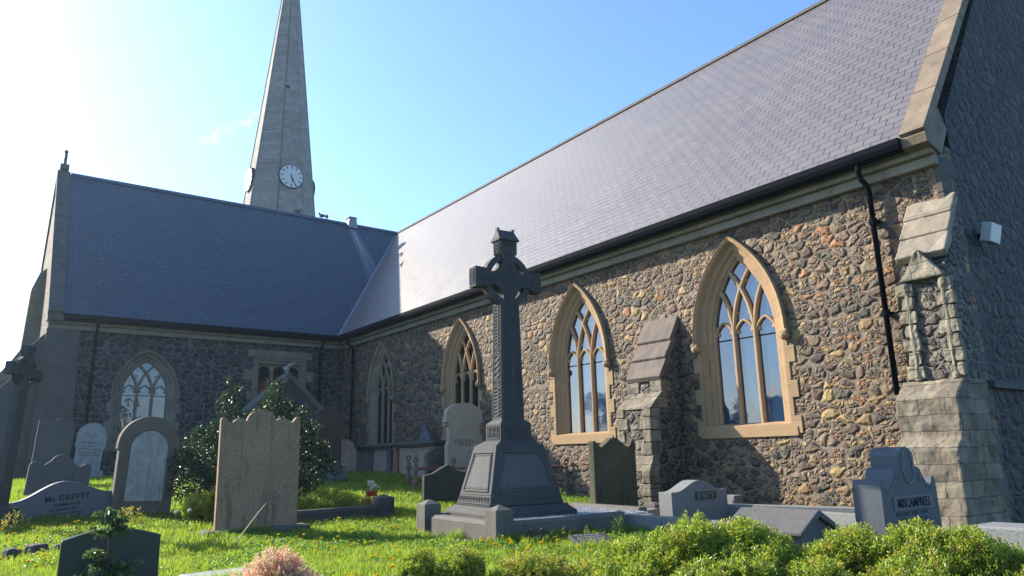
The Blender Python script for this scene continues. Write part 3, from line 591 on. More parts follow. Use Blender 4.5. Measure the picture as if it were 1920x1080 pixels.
for yy in (y0 + 0.06, y1 - 0.06): m.lathe([(0.06, 0), (0.06, 0.06), (0.042, 0.10), (0.042, 1.26), (0.062, 1.32), (0.07, 1.40), (0.02, 1.45)], (10.78, yy, 1.96), 8)
for k in range(7): m.box((10.80, y0 + 0.03 + (0.02 if k % 2 else 0), 2.08 + k * 0.2), (0.10, 0.16 + 0.08 * (k % 2), 0.18)); m.box((10.80, y1 - 0.03 - (0.02 if k % 2 else 0), 2.08 + k * 0.2), (0.10, 0.16 + 0.08 * ((k + 1) % 2), 0.18))
rough(cb(m, 'gablet', M['buttL'], bt, bevel=0.012), 3, 0.05, 0.12)
# dressed quoins at the nave corner of the gable wall
m = MB(); z = 0.0; i = 0
while z < 5.2:
    L = 0.55 if i % 2 else 0.34; m.box((NX + L / 2 - 0.012, 4.44, z + 0.15), (L, 0.10, 0.29)); z += 0.3; i += 1
cb(m, 'corner_quoins', M['quoin'], bevel=0.01)
# corner buttresses of the transept
m = MB(); m.poly([(1.48, 0.2), (2.4, 0.2), (2.4, 5.24), (1.48, 5.24)], (), TY - 0.16, TY + 0.1); m.poly([(1.42, 0.2), (2.46, 0.2), (2.46, 2.5), (2.40, 2.62), (1.48, 2.62), (1.42, 2.5)], (), TY - 0.42, TY - 0.1); m.poly([(1.45, 2.6), (2.43, 2.6), (2.43, 3.9), (2.4, 4.0), (1.48, 4.0), (1.45, 3.9)], (), TY - 0.28, TY - 0.1)
cb(m, 'buttress', M['quoin'], bevel=0.02)
m = MB(); m.poly([(1.55, 0.2), (0.45, 0.2), (0.45, 3.3), (0.70, 3.6), (0.98, 4.45), (1.08, 4.62), (1.55, 5.2)], (), TY + 0.05, TY + 0.85); cb(m, 'buttress', M['quoin'], bevel=0.02)
m = MB(); m.poly([(1.55, 0.2), (0.35, 0.2), (0.35, 4.0), (0.75, 4.6), (1.02, 5.1), (1.10, 7.3), (1.30, 7.95), (1.55, 8.2)], (), 30.9, 31.8); cb(m, 'buttress', M['sandW'], bevel=0.02)
m = MB(); m.poly([(1.55, 0.2), (0.25, 0.2), (0.25, 3.9), (0.70, 4.5), (1.0, 4.75), (1.55, 5.4)], (), 35.2, 36.1); cb(m, 'buttress', M['quoin'], bevel=0.02)

# spire with three visible dials
SX, SY = 16.05, 50.0
def octo(h, hw):   # flats face the axes
    r = hw / math.cos(math.pi / 8); return [Vector((SX + r * math.cos(math.pi / 8 + k * math.pi / 4), SY + r * math.sin(math.pi / 8 + k * math.pi / 4), h)) for k in range(8)]
def shw(z): return 2.30 + (18.7 - z) * (2.30 - 0.60) / (36.0 - 18.7)
m = MB(); m.loft([octo(z, shw(z)) for z in (12.5, 16, 18.7, 24, 30, 36, 41.6)]); spire = cb(m, 'spire', M['spire']); spire['label'] = 'tall tapering octagonal stone spire with white clock faces'
m = MB()
r8 = 1 / math.cos(math.pi / 8)
for k in range(8):
    a = math.pi / 8 + k * math.pi / 4; pts = [(SX + shw(z) * r8 * math.cos(a), SY + shw(z) * r8 * math.sin(a), z) for z in (12.6, 24, 36, 41.5)]; m.tube(pts, 0.055, 6)
cb(m, 'edge_roll', M['spire'], spire)
m = MB(); m.box((SX, SY, 8), (5.2, 5.2, 16)); cb(m, 'tower', M['rub2'])
cz = 20.62; mz = Matrix.Translation((SX, SY, cz))
for k, ang in enumerate((-math.pi / 2, math.pi, 0)):
    d = shw(cz) + 0.02
    Fm = mz @ Matrix.Rotation(ang + math.pi / 2, 4, 'Z') @ Matrix.Translation((0, -d, 0))
    circ = [(0.84 * math.cos(2 * math.pi * i / 40), 0.84 * math.sin(2 * math.pi * i / 40)) for i in range(40)]
    b = MB(); b.poly([(x * 1.07, z * 1.07) for x, z in circ], (), -0.16, 0.3); drum = cb(b, 'clock_drum', M['black'], spire, Fm)
    b = MB(); b.poly(circ, (), -0.20, -0.15); cb(b, 'clock_dial', M['dial'], spire, Fm)
    for i in range(12):
        b = MB(); a = i * math.pi / 6; Rm = Matrix.Rotation(a, 4, 'Y'); L = 0.20
        b.add([Rm @ Vector(p) for p in [(-0.03, -0.215, 0.58), (0.03, -0.215, 0.58), (0.03, -0.215, 0.80), (-0.03, -0.215, 0.80), (-0.03, -0.2, 0.58), (0.03, -0.2, 0.58), (0.03, -0.2, 0.80), (-0.03, -0.2, 0.80)]], [(0, 1, 2, 3), (4, 7, 6, 5), (0, 4, 5, 1), (2, 6, 7, 3), (1, 5, 6, 2), (0, 3, 7, 4)])
        cb(b, 'hour_mark', M['black'], spire, Fm)
    for a, L, wd in ((R(153), 0.74, 0.045), (R(164), 0.48, 0.075)):   # about 5:26
        b = MB(); Rm = Matrix.Rotation(a, 4, 'Y'); yy = -0.24 if L > 0.6 else -0.225
        b.add([Rm @ Vector(p) for p in [(-wd / 2, yy, -0.12), (wd / 2, yy, -0.12), (wd / 2 * 0.7, yy, L), (-wd / 2 * 0.7, yy, L), (-wd / 2, yy + 0.01, -0.12), (wd / 2, yy + 0.01, -0.12), (wd / 2 * 0.7, yy + 0.01, L), (-wd / 2 * 0.7, yy + 0.01, L)]], [(0, 1, 2, 3), (4, 7, 6, 5), (0, 4, 5, 1), (2, 6, 7, 3), (1, 5, 6, 2), (0, 3, 7, 4)])
        cb(b, 'minute_hand' if L > 0.6 else 'hour_hand', M['black'], spire, Fm)
b = MB(); a = math.pi / 8 + 4 * math.pi / 4; k = -5 * math.pi / 8
b.tube([(SX + (shw(z) * r8 + 0.03) * math.cos(k) + 0.12, SY + (shw(z) * r8 + 0.03) * math.sin(k) , z) for z in (12.6, 24, 36, 41.5)], 0.016, 5); cb(b, 'lightning_conductor', M['black'], spire)
b = MB(); b.tube([(15.75, SY - shw(27.9) - 0.01, 27.9), (15.75, SY - shw(27.9) + 0.05, 27.9)], 0.16, 12); cb(b, 'vent_hole', M['black'], spire)

# ------------------------------------------------------------------ small things on the church
def pigeon(x, y, z, rz, lab):
    m = MB(); m.ball((0, 0, 0.13), 0.085, 8, (1.7, 0.9, 1.0)); m.ball((0.13, 0, 0.25), 0.045, 8); m.tube([(0.08, 0, 0.15), (0.12, 0, 0.25)], [0.06, 0.035], 6); m.tube([(-0.1, 0, 0.12), (-0.28, 0, 0.06)], [0.055, 0.03], 6); m.tube([(0.16, 0, 0.25), (0.2, 0, 0.24)], [0.015, 0.004], 5); m.tube([(0, 0.03, 0.08), (0, 0.03, 0)], 0.01, 4); m.tube([(0, -0.03, 0.08), (0, -0.03, 0)], 0.01, 4)
    o = m.build('pigeon', M['bird'], smooth=True); o.location = (x, y, z); o.rotation_euler = (0, 0, rz); tag(o, lab, 'bird', 'pigeons on the transept ridge')
pigeon(12.10, RY, RZ + 0.06, 2.4, 'small grey bird on the roof ridge just right of the spire'); pigeon(12.34, RY, RZ + 0.06, 1.2, 'small grey bird facing away, closer to the lead vent on the ridge'); pigeon(10.95, RY, RZ + 0.06, 0.3, 'small bird on the ridge in front of the spire')
fl = empty('floodlight', (12.35, 4.36, 4.25), 0, 'white box floodlight fixed high on the dark end wall of the church', 'floodlight')
m = MB(); m.box((0, -0.16, 0), (0.38, 0.15, 0.30), Mx=Matrix.Rotation(R(14), 4, 'X')); m.build('housing', M['white'], fl, bevel=0.015)
m = MB(); m.box((0, -0.04, 0.0), (0.08, 0.12, 0.06)); m.build('bracket', M['black'], fl)

# ------------------------------------------------------------------ headstones
def arc(cx, cz, r, a0, a1, n=10): return [(cx + r * math.cos(R(a0 + (a1 - a0) * i / n)), cz + r * math.sin(R(a0 + (a1 - a0) * i / n))) for i in range(n + 1)]
def camel(w, h0, h1, n=22):   # swept shoulders rising to a central crown
    pts = [(-w / 2, 0), (w / 2, 0)]
    for i in range(n + 1):
        x = w / 2 - w * i / n; u = abs(x) / (w / 2); f = 0.5 + 0.5 * math.cos(math.pi * min(1, u / 0.86)); pts.append((x, h0 + (h1 - h0) * f))
    return pts
def stone_thing(name, loc, rz, label, outline, th, mat, base=None, rx=0, ry=0, bevel=0.012, cat='headstone', sink=0.0, part='slab', basemat=None):
    t = empty(name, (loc[0], loc[1], loc[2] - sink), rz, label, cat, rx=rx, ry=ry); m = MB()
    z0 = 0 if not base else base[2]
    m.poly([(x, z + z0 - (0.2 if (z <= 0 and not base) else 0)) for x, z in outline], (), -th / 2, th / 2); m.build(part, mat, t, bevel=bevel)
    if base: b = MB(); b.box((0, 0, base[2] / 2 - 0.1), (base[0], base[1], base[2] + 0.2)); b.build('base', basemat or mat, t, bevel=0.02)
    return t
def rows(t, name, mat, y, zs, wid, hgt, seed=1):
    """worn, unreadable lines of small cut letters"""
    rg = random.Random(seed); m = MB()
    for z, wd in zip(zs, wid):
        x = -wd / 2
        while x < wd / 2:
            nl = rg.randint(2, 8)
            for _ in range(nl):
                lw = hgt * rg.uniform(0.45, 0.7)
                if x + lw > wd / 2: break
                k = rg.random()
                m.box((x + lw * 0.15, y, z), (hgt * 0.13, 0.004, hgt))
                if k > 0.3: m.box((x + lw * 0.45, y, z + rg.choice((-0.45, 0, 0.45)) * hgt), (lw * 0.55, 0.0038, hgt * 0.13))
                if k < 0.6: m.box((x + lw * 0.75, y, z), (hgt * 0.13, 0.0042, hgt))
                x += lw * 1.15
            x += hgt * 0.6
    return m.build(name, mat, t)

# large lichened sandstone headstone, centre left
W = 1.13; hlf = [(0.565, 1.60), (0.555, 1.635), (0.525, 1.65), (0.495, 1.635), (0.47, 1.59), (0.43, 1.565), (0.395, 1.575), (0.36, 1.615), (0.32, 1.635), (0.27, 1.635), (0.235, 1.615), (0.215, 1.58), (0.205, 1.61), (0.185, 1.66), (0.15, 1.70), (0.10, 1.73), (0.05, 1.745), (0.0, 1.75)]
o = [(-W / 2, 0), (W / 2, 0)] + hlf + [(-x, z) for x, z in reversed(hlf[:-1])]
t = stone_thing('headstone', (3.44, 10.95, 0.0), R(-6), 'large lichen-blotched sandstone headstone with scalloped top in the centre left foreground', [(x, max(0, z - 0.09)) for x, z in o], 0.13, M['redsand'], (1.45, 0.42, 0.12), ry=R(-0.5), basemat=M['greyst'])
# arched brown headstone with white panel
o = [(-0.47, 0), (0.47, 0), (0.47, 1.05), (0.50, 1.07), (0.50, 1.14)] + arc(0, 1.14, 0.50, 4, 176, 18) + [(-0.50, 1.14), (-0.50, 1.07), (-0.47, 1.05)]
t = stone_thing('headstone', (2.47, 14.25, 0.05), R(4), 'brown round-arched headstone framing a tall white marble panel', o, 0.17, M['brown'], (1.15, 0.4, 0.16), ry=R(2.2))
m = MB(); m.poly([(-0.30, 0.36), (0.30, 0.36), (0.30, 1.25)] + arc(0, 1.25, 0.30, 0, 180, 14)[1:-1] + [(-0.30, 1.25)], (), -0.098, -0.02); m.build('marble_panel', M['marble'], t, bevel=0.006)
m = MB(); band(m, 0.30, 1.25, 0.3001, [(0.0, -0.10), (0.03, -0.115), (0.055, -0.10), (0.055, -0.08), (0.0, -0.08)], 0.36, 0); m.build('panel_moulding', M['brown'], t)
# camel-backed stone with surname
t = stone_thing('headstone', (1.34, 14.15, 0.05), R(15), 'low blue-grey camel-backed headstone lettered McGREVEY beside the left edge', camel(1.72, 0.50, 0.74), 0.11, M['bluegr'], ry=R(-4.5), sink=0.0)
text('surname', 'M\u1d9c GREVEY' if False else 'Mc GREVEY', 0.125, M['ink'], t, (0.05, -0.057, 0.44), bold=0.001, space=1.08)
text('inscription', 'IN MEMORY OF', 0.055, M['ink'], t, (0.05, -0.057, 0.355), bold=0.0003)
rows(t, 'worn_lettering', M['ink'], -0.057, [0.30, 0.235, 0.17, 0.105], [0.42, 0.60, 0.52, 0.60], 0.036, 3)
# scroll-topped grey stone behind it
o = [(-0.56, 0), (0.56, 0), (0.56, 0.62)] + arc(0.47, 0.64, 0.09, 0, 110, 5) + arc(0.33, 0.76, 0.09, -70, -150, 4) + arc(0.0, 0.70, 0.20, 20, 160, 10) + arc(-0.33, 0.76, 0.09, -30, -110, 4) + arc(-0.47, 0.64, 0.09, 70, 180, 5) + [(-0.56, 0.62)]
t = stone_thing('headstone', (1.52, 18.1, 0.36), R(2), 'grey headstone with scrolled wavy top just behind the McGREVEY stone', o, 0.11, M['greyst'], ry=R(4))
# plain dark stone with a small curl
o = [(-0.40, 0), (0.40, 0), (0.40, 1.60), (0.12, 1.61)] + arc(0.05, 1.64, 0.05, 0, 180, 5) + [(-0.02, 1.61), (-0.40, 1.60)]
stone_thing('headstone', (1.63, 22, 0.54), 0, 'tall plain dark headstone with a tiny curl on its flat top by the corner buttress', o, 0.12, M['greyst'], ry=R(3))
# white gothic marble
o = [(x * 1, z) for x, z in arch(0.40, 0.98, 0.42, 0, 10, 0.0)]
t = stone_thing('headstone', (2.86, 25.6, 0.78), 0, 'small white marble headstone with pointed top beneath the transept wall', [(-0.36, 0), (0.36, 0), (0.36, 0.6), (0.40, 0.66)] + o[1:-1] + [(-0.40, 0.66), (-0.36, 0.6)], 0.09, M['marble'], (0.9, 0.3, 0.1), ry=R(4))
rows(t, 'worn_lettering', M['ink'], -0.048, [1.12, 1.02, 0.90, 0.80, 0.71, 0.62, 0.54], [0.28, 0.05, 0.55, 0.15, 0.6, 0.62, 0.62], 0.035, 5)
# polished dark slab in the foreground
o = [(-0.36, -0.2), (0.36, -0.2), (0.345, 0.46)] + [(0.345 - 0.69 * i / 12, 0.46 + 0.07 * math.sin(math.pi * i / 12)) for i in range(1, 12)] + [(-0.345, 0.46)]
t = stone_thing('headstone', (0.99, 6.75, 0.02), R(-2), 'dark polished granite headstone with curved top in the near left corner', o, 0.10, M['polish'], bevel=0.006)
# white tall headstone with corbelled shoulders
o = [(-0.47, 0), (0.47, 0), (0.47, 0.85), (0.43, 0.95), (0.43, 1.38), (0.50, 1.44), (0.50, 1.66)] + [(0.5 * math.cos(R(a)), 1.66 + 0.30 * math.sin(R(a))) for a in range(15, 180, 15)] + [(-0.50, 1.66), (-0.50, 1.44), (-0.43, 1.38), (-0.43, 0.95), (-0.47, 0.85)]
t = stone_thing('headstone', (10.55, 16.6, 0.25), R(-8), 'tall cream limestone headstone with shallow arched top beside the celtic cross', [(x * 1.04, z) for x, z in o], 0.22, M['cream'], (1.3, 0.5, 0.24), bevel=0.02)
m = MB(); m.poly([(-0.36, 0.9), (0.36, 0.9), (0.36, 1.62)] + [(0.36 * math.cos(R(a)), 1.62 + 0.2 * math.sin(R(a))) for a in range(20, 180, 20)] + [(-0.36, 1.62)], (), -0.118, -0.10); m.v = [(x, y, z + 0.0) for x, y, z in m.v]; m.build('inscription_panel', M['cream'], t, bevel=0.004)
rows(t, 'worn_lettering', M['ink'], -0.121, [1.22, 1.16, 1.10], [0.62, 0.64, 0.36], 0.032, 9)
m = MB()
for sg in (-1, 1): m.box((sg * 0.49, -0.02, 1.70), (0.14, 0.24, 0.04)); m.box((sg * 0.48, -0.02, 1.63), (0.10, 0.24, 0.03))
m.build('corbel', M['cream'], t, bevel=0.008)
# narrow brown stone behind it
stone_thing('headstone', (10.45, 17.6, 0.3), R(-6), 'weathered brown headstone half hidden behind the cream limestone one', [(-0.42, 0), (0.42, 0), (0.40, 0.95), (0.1, 1.05), (-0.2, 1.0), (-0.42, 0.86)], 0.14, M['brown'])
# small blue gothic stone above the chest tomb
t = stone_thing('headstone', (11.1, 19.55, 0.6), R(-80), 'blue-grey gabled headstone behind the chest tomb with red pilasters', [(-0.42, 0), (0.42, 0), (0.42, 0.72), (0, 1.45), (-0.42, 0.72)], 0.14, M['bluegr'])
m = MB(); m.ball((0, -0.08, 0.92), 0.07, 8, (1, 0.4, 1)); m.ball((0.09, -0.08, 0.82), 0.06, 8, (1, 0.4, 1)); m.ball((-0.09, -0.08, 0.82), 0.06, 8, (1, 0.4, 1)); m.build('trefoil', M['ink'], t)
# red-brown pedimented slab
t = stone_thing('headstone', (7.78, 19.0, 0.42), R(-6), 'tall red-brown pedimented headstone behind the right side of the holly bush', [(-0.33, 0.42), (0.33, 0.42), (0.33, 1.76), (0.37, 1.80), (0.37, 1.88), (0, 2.04), (-0.37, 1.88), (-0.37, 1.80), (-0.33, 1.76)], 0.22, M['redbrown'], None, bevel=0.012)
m = MB(); m.box((0, 0, 0.31), (0.86, 0.42, 0.26)); m.box((0, 0, 0.06), (1.0, 0.55, 0.3)); m.build('base', M['bluegr'], t, bevel=0.02)
# small stones near the corner
t = stone_thing('headstone', (9.85, 22.6, 0.55), 0, 'small rounded whitewashed stone left of the grey chest tomb', [(-0.3, 0), (0.32, 0), (0.32, 0.75), (0.2, 1.0), (0.05, 1.1), (-0.15, 1.12), (-0.3, 1.0)], 0.3, M['render'])
t = stone_thing('headstone', (9.75, 23.4, 0.58), 0, 'pale urn-topped stone against the wall by the corner downpipe', [(-0.22, 0), (0.22, 0), (0.22, 1.1), (0.12, 1.2), (0.12, 1.45), (0.16, 1.5), (0.16, 1.62), (-0.16, 1.62), (-0.16, 1.5), (-0.12, 1.45), (-0.12, 1.2), (-0.22, 1.1)], 0.2, M['bluegr'])
# gabled monument behind the holly, with broken urn finial
t = empty('gabled_monument', (7.9, 23, 0.55), 0, 'steep gabled blue-grey monument with a tilted finial rising behind the holly bush', 'monument')
m = MB(); m.poly([(-1.05, 0), (1.05, 0), (1.05, 2.05), (0.0, 3.05), (-1.05, 2.05)], (), -0.35, 0.35); m.build('body', M['cross'], t, bevel=0.02)
m = MB(); m.poly([(-1.2, 1.98), (-1.05, 1.98), (0.0, 3.0), (1.05, 1.98), (1.2, 1.98), (1.2, 2.08), (0, 3.22), (-1.2, 2.08)], (), -0.42, 0.42); m.build('coping', M['kerb'], t, bevel=0.02)
m = MB(); m.tube([(-0.02, 0, 3.1), (0.0, 0, 3.25), (0.06, 0, 3.32)], [0.08, 0.06, 0.05], 8); m.ball((0.0, 0, 3.36), 0.09, 8); m.tube([(0.05, 0, 3.45), (0.28, 0, 3.58)], [0.05, 0.02], 6); m.build('finial', M['marble'], t, smooth=True)
# chest tombs
def chest(loc, L, h, label, pil, mat):   # long side faces -x
    t = empty('chest_tomb', loc, 0, label, 'tomb'); m = MB()
    m.box((0.03, 0, h / 2 - 0.1), (0.84, L - 0.12, h + 0.1)); m.build('panel', mat, t, bevel=0.01)
    m = MB(); m.box((0, 0, h + 0.075), (1.12, L + 0.12, 0.09)); m.box((0, 0, h + 0.0), (1.0, L + 0.02, 0.06)); m.build('lid', M['greyst'], t, bevel=0.015)
    for yy in (-L / 2 + 0.14, L / 2 - 0.14) + ((0.0,) if L > 2.6 else ()):
        m = MB(); m.box((-0.37, yy, h / 2 - 0.06), (0.2, 0.26, h - 0.06)); m.box((-0.38, yy, h - 0.07), (0.26, 0.32, 0.06)); m.box((-0.38, yy, 0.03), (0.26, 0.32, 0.2)); m.build('pilaster', pil, t, bevel=0.008)
    return t
chest((11.0, 19.35, 0.53), 2.5, 0.86, 'chest tomb with red sandstone corner pilasters below the church windows', M['tombred'], M['render'])
chest((11.05, 22.35, 0.57), 3.0, 0.80, 'grey-lidded rendered chest tomb nearest the corner of the church', M['greyst'], M['render'])
# flaked, mossy stone before the railings
o = [(-0.50, 0), (0.50, 0), (0.50, 0.62), (0.36, 0.64), (0.22, 0.68), (0.12, 0.76), (0.05, 0.80), (-0.12, 0.72), (-0.3, 0.62), (-0.50, 0.585)]
t = stone_thing('headstone', (7.98, 13.25, 0.1), R(-4), 'flaking mossy slate headstone with broken peaked top just left of the cross', o, 0.12, M['flaked'])
m = MB(); fp = [(-0.47, 0.10), (-0.2, 0.02), (0.1, 0.06), (0.22, 0.2), (0.1, 0.34), (0.02, 0.5), (0.04, 0.66), (-0.1, 0.66), (-0.3, 0.57), (-0.46, 0.52)]; m.poly(fp, (), -0.085, -0.05); m.poly([(x * 0.6 - 0.1, z * 0.5 + 0.08) for x, z in fp], (), -0.105, -0.05); m.build('flaked_layer', M['flaked'], t, bevel=0.01)
# tall mossy slab right of the cross
o = [(-0.55, 0), (0.55, 0), (0.55, 1.28), (0.50, 1.36), (0.42, 1.24), (0.36, 1.20), (0.30, 1.22), (0.08, 1.36), (0.0, 1.38), (-0.08, 1.36), (-0.30, 1.22), (-0.36, 1.20), (-0.43, 1.26), (-0.50, 1.32), (-0.55, 1.30)]
stone_thing('headstone', (9.27, 9.62, 0.0), R(-4), 'tall dark moss-stained headstone with cusped top in front of the buttress', [(x * 0.88, z * 0.965) for x, z in o], 0.16, M['mossy'])
# granite stones right
t = stone_thing('headstone', (9.17, 7.75, 0.06), 0, 'grey granite headstone with gently peaked top lettered BYRTT', camel(1.30, 0.40, 0.56), 0.26, M['granite'])
m = MB(); m.box((0.12, -0.132, 0.325), (0.50, 0.01, 0.125)); m.build('letter_panel', M['mossy'], t)
text('surname', 'BYRTT', 0.125, M['granite'], t, (0.12, -0.138, 0.28), bold=0.002, space=1.08)
t = empty('headstone', (8.9, 4.47, 0.1), 0, 'granite headstone with oval crest and raised letter band reading MISCAMPBELL', 'headstone')
hl = [(0.665, 0.0), (0.655, 0.52), (0.63, 0.60), (0.58, 0.60), (0.55, 0.53), (0.50, 0.51), (0.43, 0.535), (0.36, 0.61), (0.30, 0.70), (0.24, 0.725), (0.185, 0.73), (0.18, 0.86)] + [(0.17 * math.cos(R(a)), 0.86 + 0.10 * math.sin(R(a))) for a in (25, 50, 75)]
m = MB(); m.poly([(x, z) for x, z in hl] + [(-x, z) for x, z in reversed(hl)], (), -0.17, 0.17); m.build('slab', M['graniteD'], t, bevel=0.01)
m = MB(); m.box((0.03, -0.176, 0.33), (0.92, 0.012, 0.15)); m.build('letter_band', M['plate'], t)
text('surname', 'MISCAMPBELL', 0.145, M['ink'], t, (0.03, -0.184, 0.28), bold=0.0015, sx=0.84, space=1.06)
m = MB()
for rx, rz_, rr in ((0.125, 0.195, 0.008),): 
    m.tube([(rx * math.cos(R(a)), -0.175, 0.73 + rz_ * math.sin(R(a))) for a in range(0, 361, 15)], rr, 5, False)
for sg in (-1, 1): m.tube([(sg * (0.2 + 0.10 * k / 8), -0.173, 0.60 + 0.05 * math.sin(k)) for k in range(9)], 0.006, 4); m.tube([(sg * 0.62, -0.173, 0.5), (sg * 0.57, -0.173, 0.48), (sg * 0.5, -0.173, 0.46), (sg * 0.4, -0.173, 0.50), (sg * 0.33, -0.173, 0.59)], 0.006, 4)
m.build('crest', M['granite'], t)
rows(t, 'worn_lettering', M['inkG'], -0.1715, [0.21, 0.14, 0.07], [0.8, 0.6, 0.7], 0.045, 12)
# leaning celtic cross at the far left edge
t = empty('celtic_cross', (0.44, 13.6, 0.30), R(52), 'dark slender celtic cross leaning at the far left edge of the churchyard', 'grave cross', ry=R(4.5))
m = MB(); m.loft([[Vector((sx * w, sy * 0.055, z)) for sx, sy in ((-1, -1), (1, -1), (1, 1), (-1, 1))] for w, z in ((0.13, -0.3), (0.095, 1.75), (0.085, 2.4), (0.10, 2.62))]); m.build('shaft', M['cross'], t, bevel=0.01)
m = MB(); m.box((0, 0, 2.2), (0.62, 0.108, 0.17)); 
for sg in (-1, 1): m.box((sg * 0.34, 0, 2.2), (0.07, 0.12, 0.20))
m.build('arms', M['cross'], t, bevel=0.012)
m = MB(); m.loft([[Vector((math.cos(a) * r, y, 2.2 + math.sin(a) * r)) for r, y in ((0.20, -0.035), (0.245, -0.035), (0.245, 0.035), (0.20, 0.035))] for a in [2 * math.pi * k / 28 for k in range(29)]], cap=False); m.build('ring', M['cross'], t)
m = MB(); m.box((0, 0, -0.05), (0.6, 0.45, 0.4), top=(0.45, 0.32)); m.build('base', M['cross'], t, bevel=0.02)

# ------------------------------------------------------------------ the great celtic cross
CX, CY = 6.39, 8.80
gc = empty('celtic_cross_monument', (CX, CY, 0.0), R(-5), 'tall carved dark limestone celtic cross on a tapering panelled pedestal', 'monument')
def frust(z0, z1, w0, d0, w1, d1): m = MB(); m.frustum((0, 0, z0), (w0, d0), (w1, d1), z1 - z0); return m
m = MB(); m.frustum((0, 0, 0.02), (1.50, 1.24), (1.50, 1.24), 0.26); m.frustum((0, 0, 0.28), (1.50, 1.24), (1.28, 1.04), 0.09); m.build('plinth', M['cross'], gc, bevel=0.008)
w0, d0, w1, d1 = 1.22, 0.98, 0.80, 0.66
m = MB(); m.frustum((0, 0, 0.375), (w0, d0), (w1, d1), 1.19 - 0.375); m.frustum((0, 0, 1.19), (w1, d1), (0.54, 0.46), 0.075); ped = m.build('pedestal', M['cross'], gc, bevel=0.008)
m = MB(); m.box((0, 0, 1.385), (0.52, 0.44, 0.24)); m.frustum((0, 0, 1.505), (0.52, 0.44), (0.40, 0.32), 0.05); m.build('collar', M['cross'], gc, bevel=0.006)
m = MB(); sh0, sh1 = (0.385, 0.30), (0.315, 0.245); m.frustum((0, 0, 1.55), sh0, sh1, 3.36 - 1.55)
hd = 0.105
shaft = m.build('shaft', M['cross'], gc, bevel=0.005)
# head: flared arms with hollow angles
A = 0.585; ah = 0.155; hz = 3.69; qs = []
def quad_pts():
    P = []
    def arm(ang, L, hw_, hend):
        c, s_ = math.cos(ang), math.sin(ang); loc = [(0.20, -0.13), (0.25, -0.105), (0.32, -0.10), (0.39, -0.115), (0.42, -hw_), (L, -hend), (L, hend), (0.42, hw_), (0.39, 0.115), (0.32, 0.10), (0.25, 0.105), (0.20, 0.13)]
        return [(c * x - s_ * y, s_ * x + c * y + hz) for x, y in loc]
    for ang, L, hw_, he in ((0, A, 0.145, 0.155), (math.pi / 2, 0.66, 0.15, 0.155), (math.pi, A, 0.145, 0.155), (3 * math.pi / 2, 0.40, 0.15, 0.156)): P += arm(ang, L, hw_, he)
    return P
m = MB(); m.poly(quad_pts(), (), -hd, hd); head = m.build('cross_head', M['cross'], gc, bevel=0.006)
m = MB()
m.loft([[Vector((math.cos(a) * r, y, hz + math.sin(a) * r)) for r, y in ((0.315, -0.075), (0.41, -0.075), (0.41, 0.075), (0.315, 0.075))] for a in [2 * math.pi * k / 48 for k in range(49)]], cap=False); m.build('ring', M['cross'], gc)
m = MB(); rw = 0.175; m.add([(-rw, -hd - 0.03, 4.335), (rw, -hd - 0.03, 4.335), (rw, hd + 0.03, 4.335), (-rw, hd + 0.03, 4.335), (-rw + 0.05, -0.02, 4.50), (rw - 0.05, -0.02, 4.50), (rw - 0.05, 0.02, 4.50), (-rw + 0.05, 0.02, 4.50)], [(0, 3, 2, 1), (4, 5, 6, 7), (0, 1, 5, 4), (1, 2, 6, 5), (2, 3, 7, 6), (3, 0, 4, 7)])
m.box((0, 0, 4.325), (0.36, 0.28, 0.03))
for sg in (-1, 1): m.box((sg * 0.135, 0, 4.49), (0.035, 0.07, 0.085)); m.add([(sg * 0.18, -0.13, 4.34), (sg * 0.18, 0.13, 4.34), (sg * 0.135, 0, 4.53), (sg * 0.12, -0.13, 4.34), (sg * 0.12, 0.13, 4.34), (sg * 0.115, 0, 4.53)], [(0, 1, 2), (3, 5, 4), (0, 3, 4, 1), (1, 4, 5, 2), (2, 5, 3, 0)])
m.build('roof_cap', M['cross'], gc, bevel=0.004)
# carving: interlace strands on faces given by origin, right, up, out
def strand(mb, pts, F, wd=0.014, ht=0.013):
    O, X_, U, N_ = F; rings = []
    for i, p in enumerate(pts):
        a = pts[max(i - 1, 0)]; b = pts[min(i + 1, len(pts) - 1)]; dx, dz = b[0] - a[0], b[1] - a[1]; l = math.hypot(dx, dz) or 1; nx, nz = -dz / l * wd / 2, dx / l * wd / 2
        q = lambda x, z, h: O + X_ * x + U * z + N_ * h
        rings.append([q(p[0] + nx, p[1] + nz, -0.003), q(p[0] + nx * 0.5, p[1] + nz * 0.5, ht), q(p[0] - nx * 0.5, p[1] - nz * 0.5, ht), q(p[0] - nx, p[1] - nz, -0.003)])
    mb.loft(rings)
def rect(mb, x0, x1, z0, z1, F, wd=0.014, ht=0.013):
    for a, b in (((x0, z0), (x1, z0)), ((x1, z0), (x1, z1)), ((x1, z1), (x0, z1)), ((x0, z1), (x0, z0))): strand(mb, [a, b], F, wd, ht)
def braid(mb, x0, x1, z0, z1, F, n=2, per=None, wd=0.014, ht=0.013):
    hw_ = (x1 - x0) / 2; cx = (x0 + x1) / 2; per = per or hw_ * 2.6; k = max(1, round((z1 - z0) / per)); N = k * 14
    for s_ in range(n):
        ph = 2 * math.pi * s_ / n
        strand(mb, [(cx + hw_ * math.sin(ph + 2 * math.pi * k * i / N), z0 + (z1 - z0) * i / N) for i in range(N + 1)], F, wd, ht + 0.0006 * s_)
def ringo(mb, cx, cz, r, F, wd=0.012, ht=0.009, n=20): strand(mb, [(cx + r * math.cos(2 * math.pi * i / n), cz + r * math.sin(2 * math.pi * i / n)) for i in range(n + 1)], F, wd, ht)
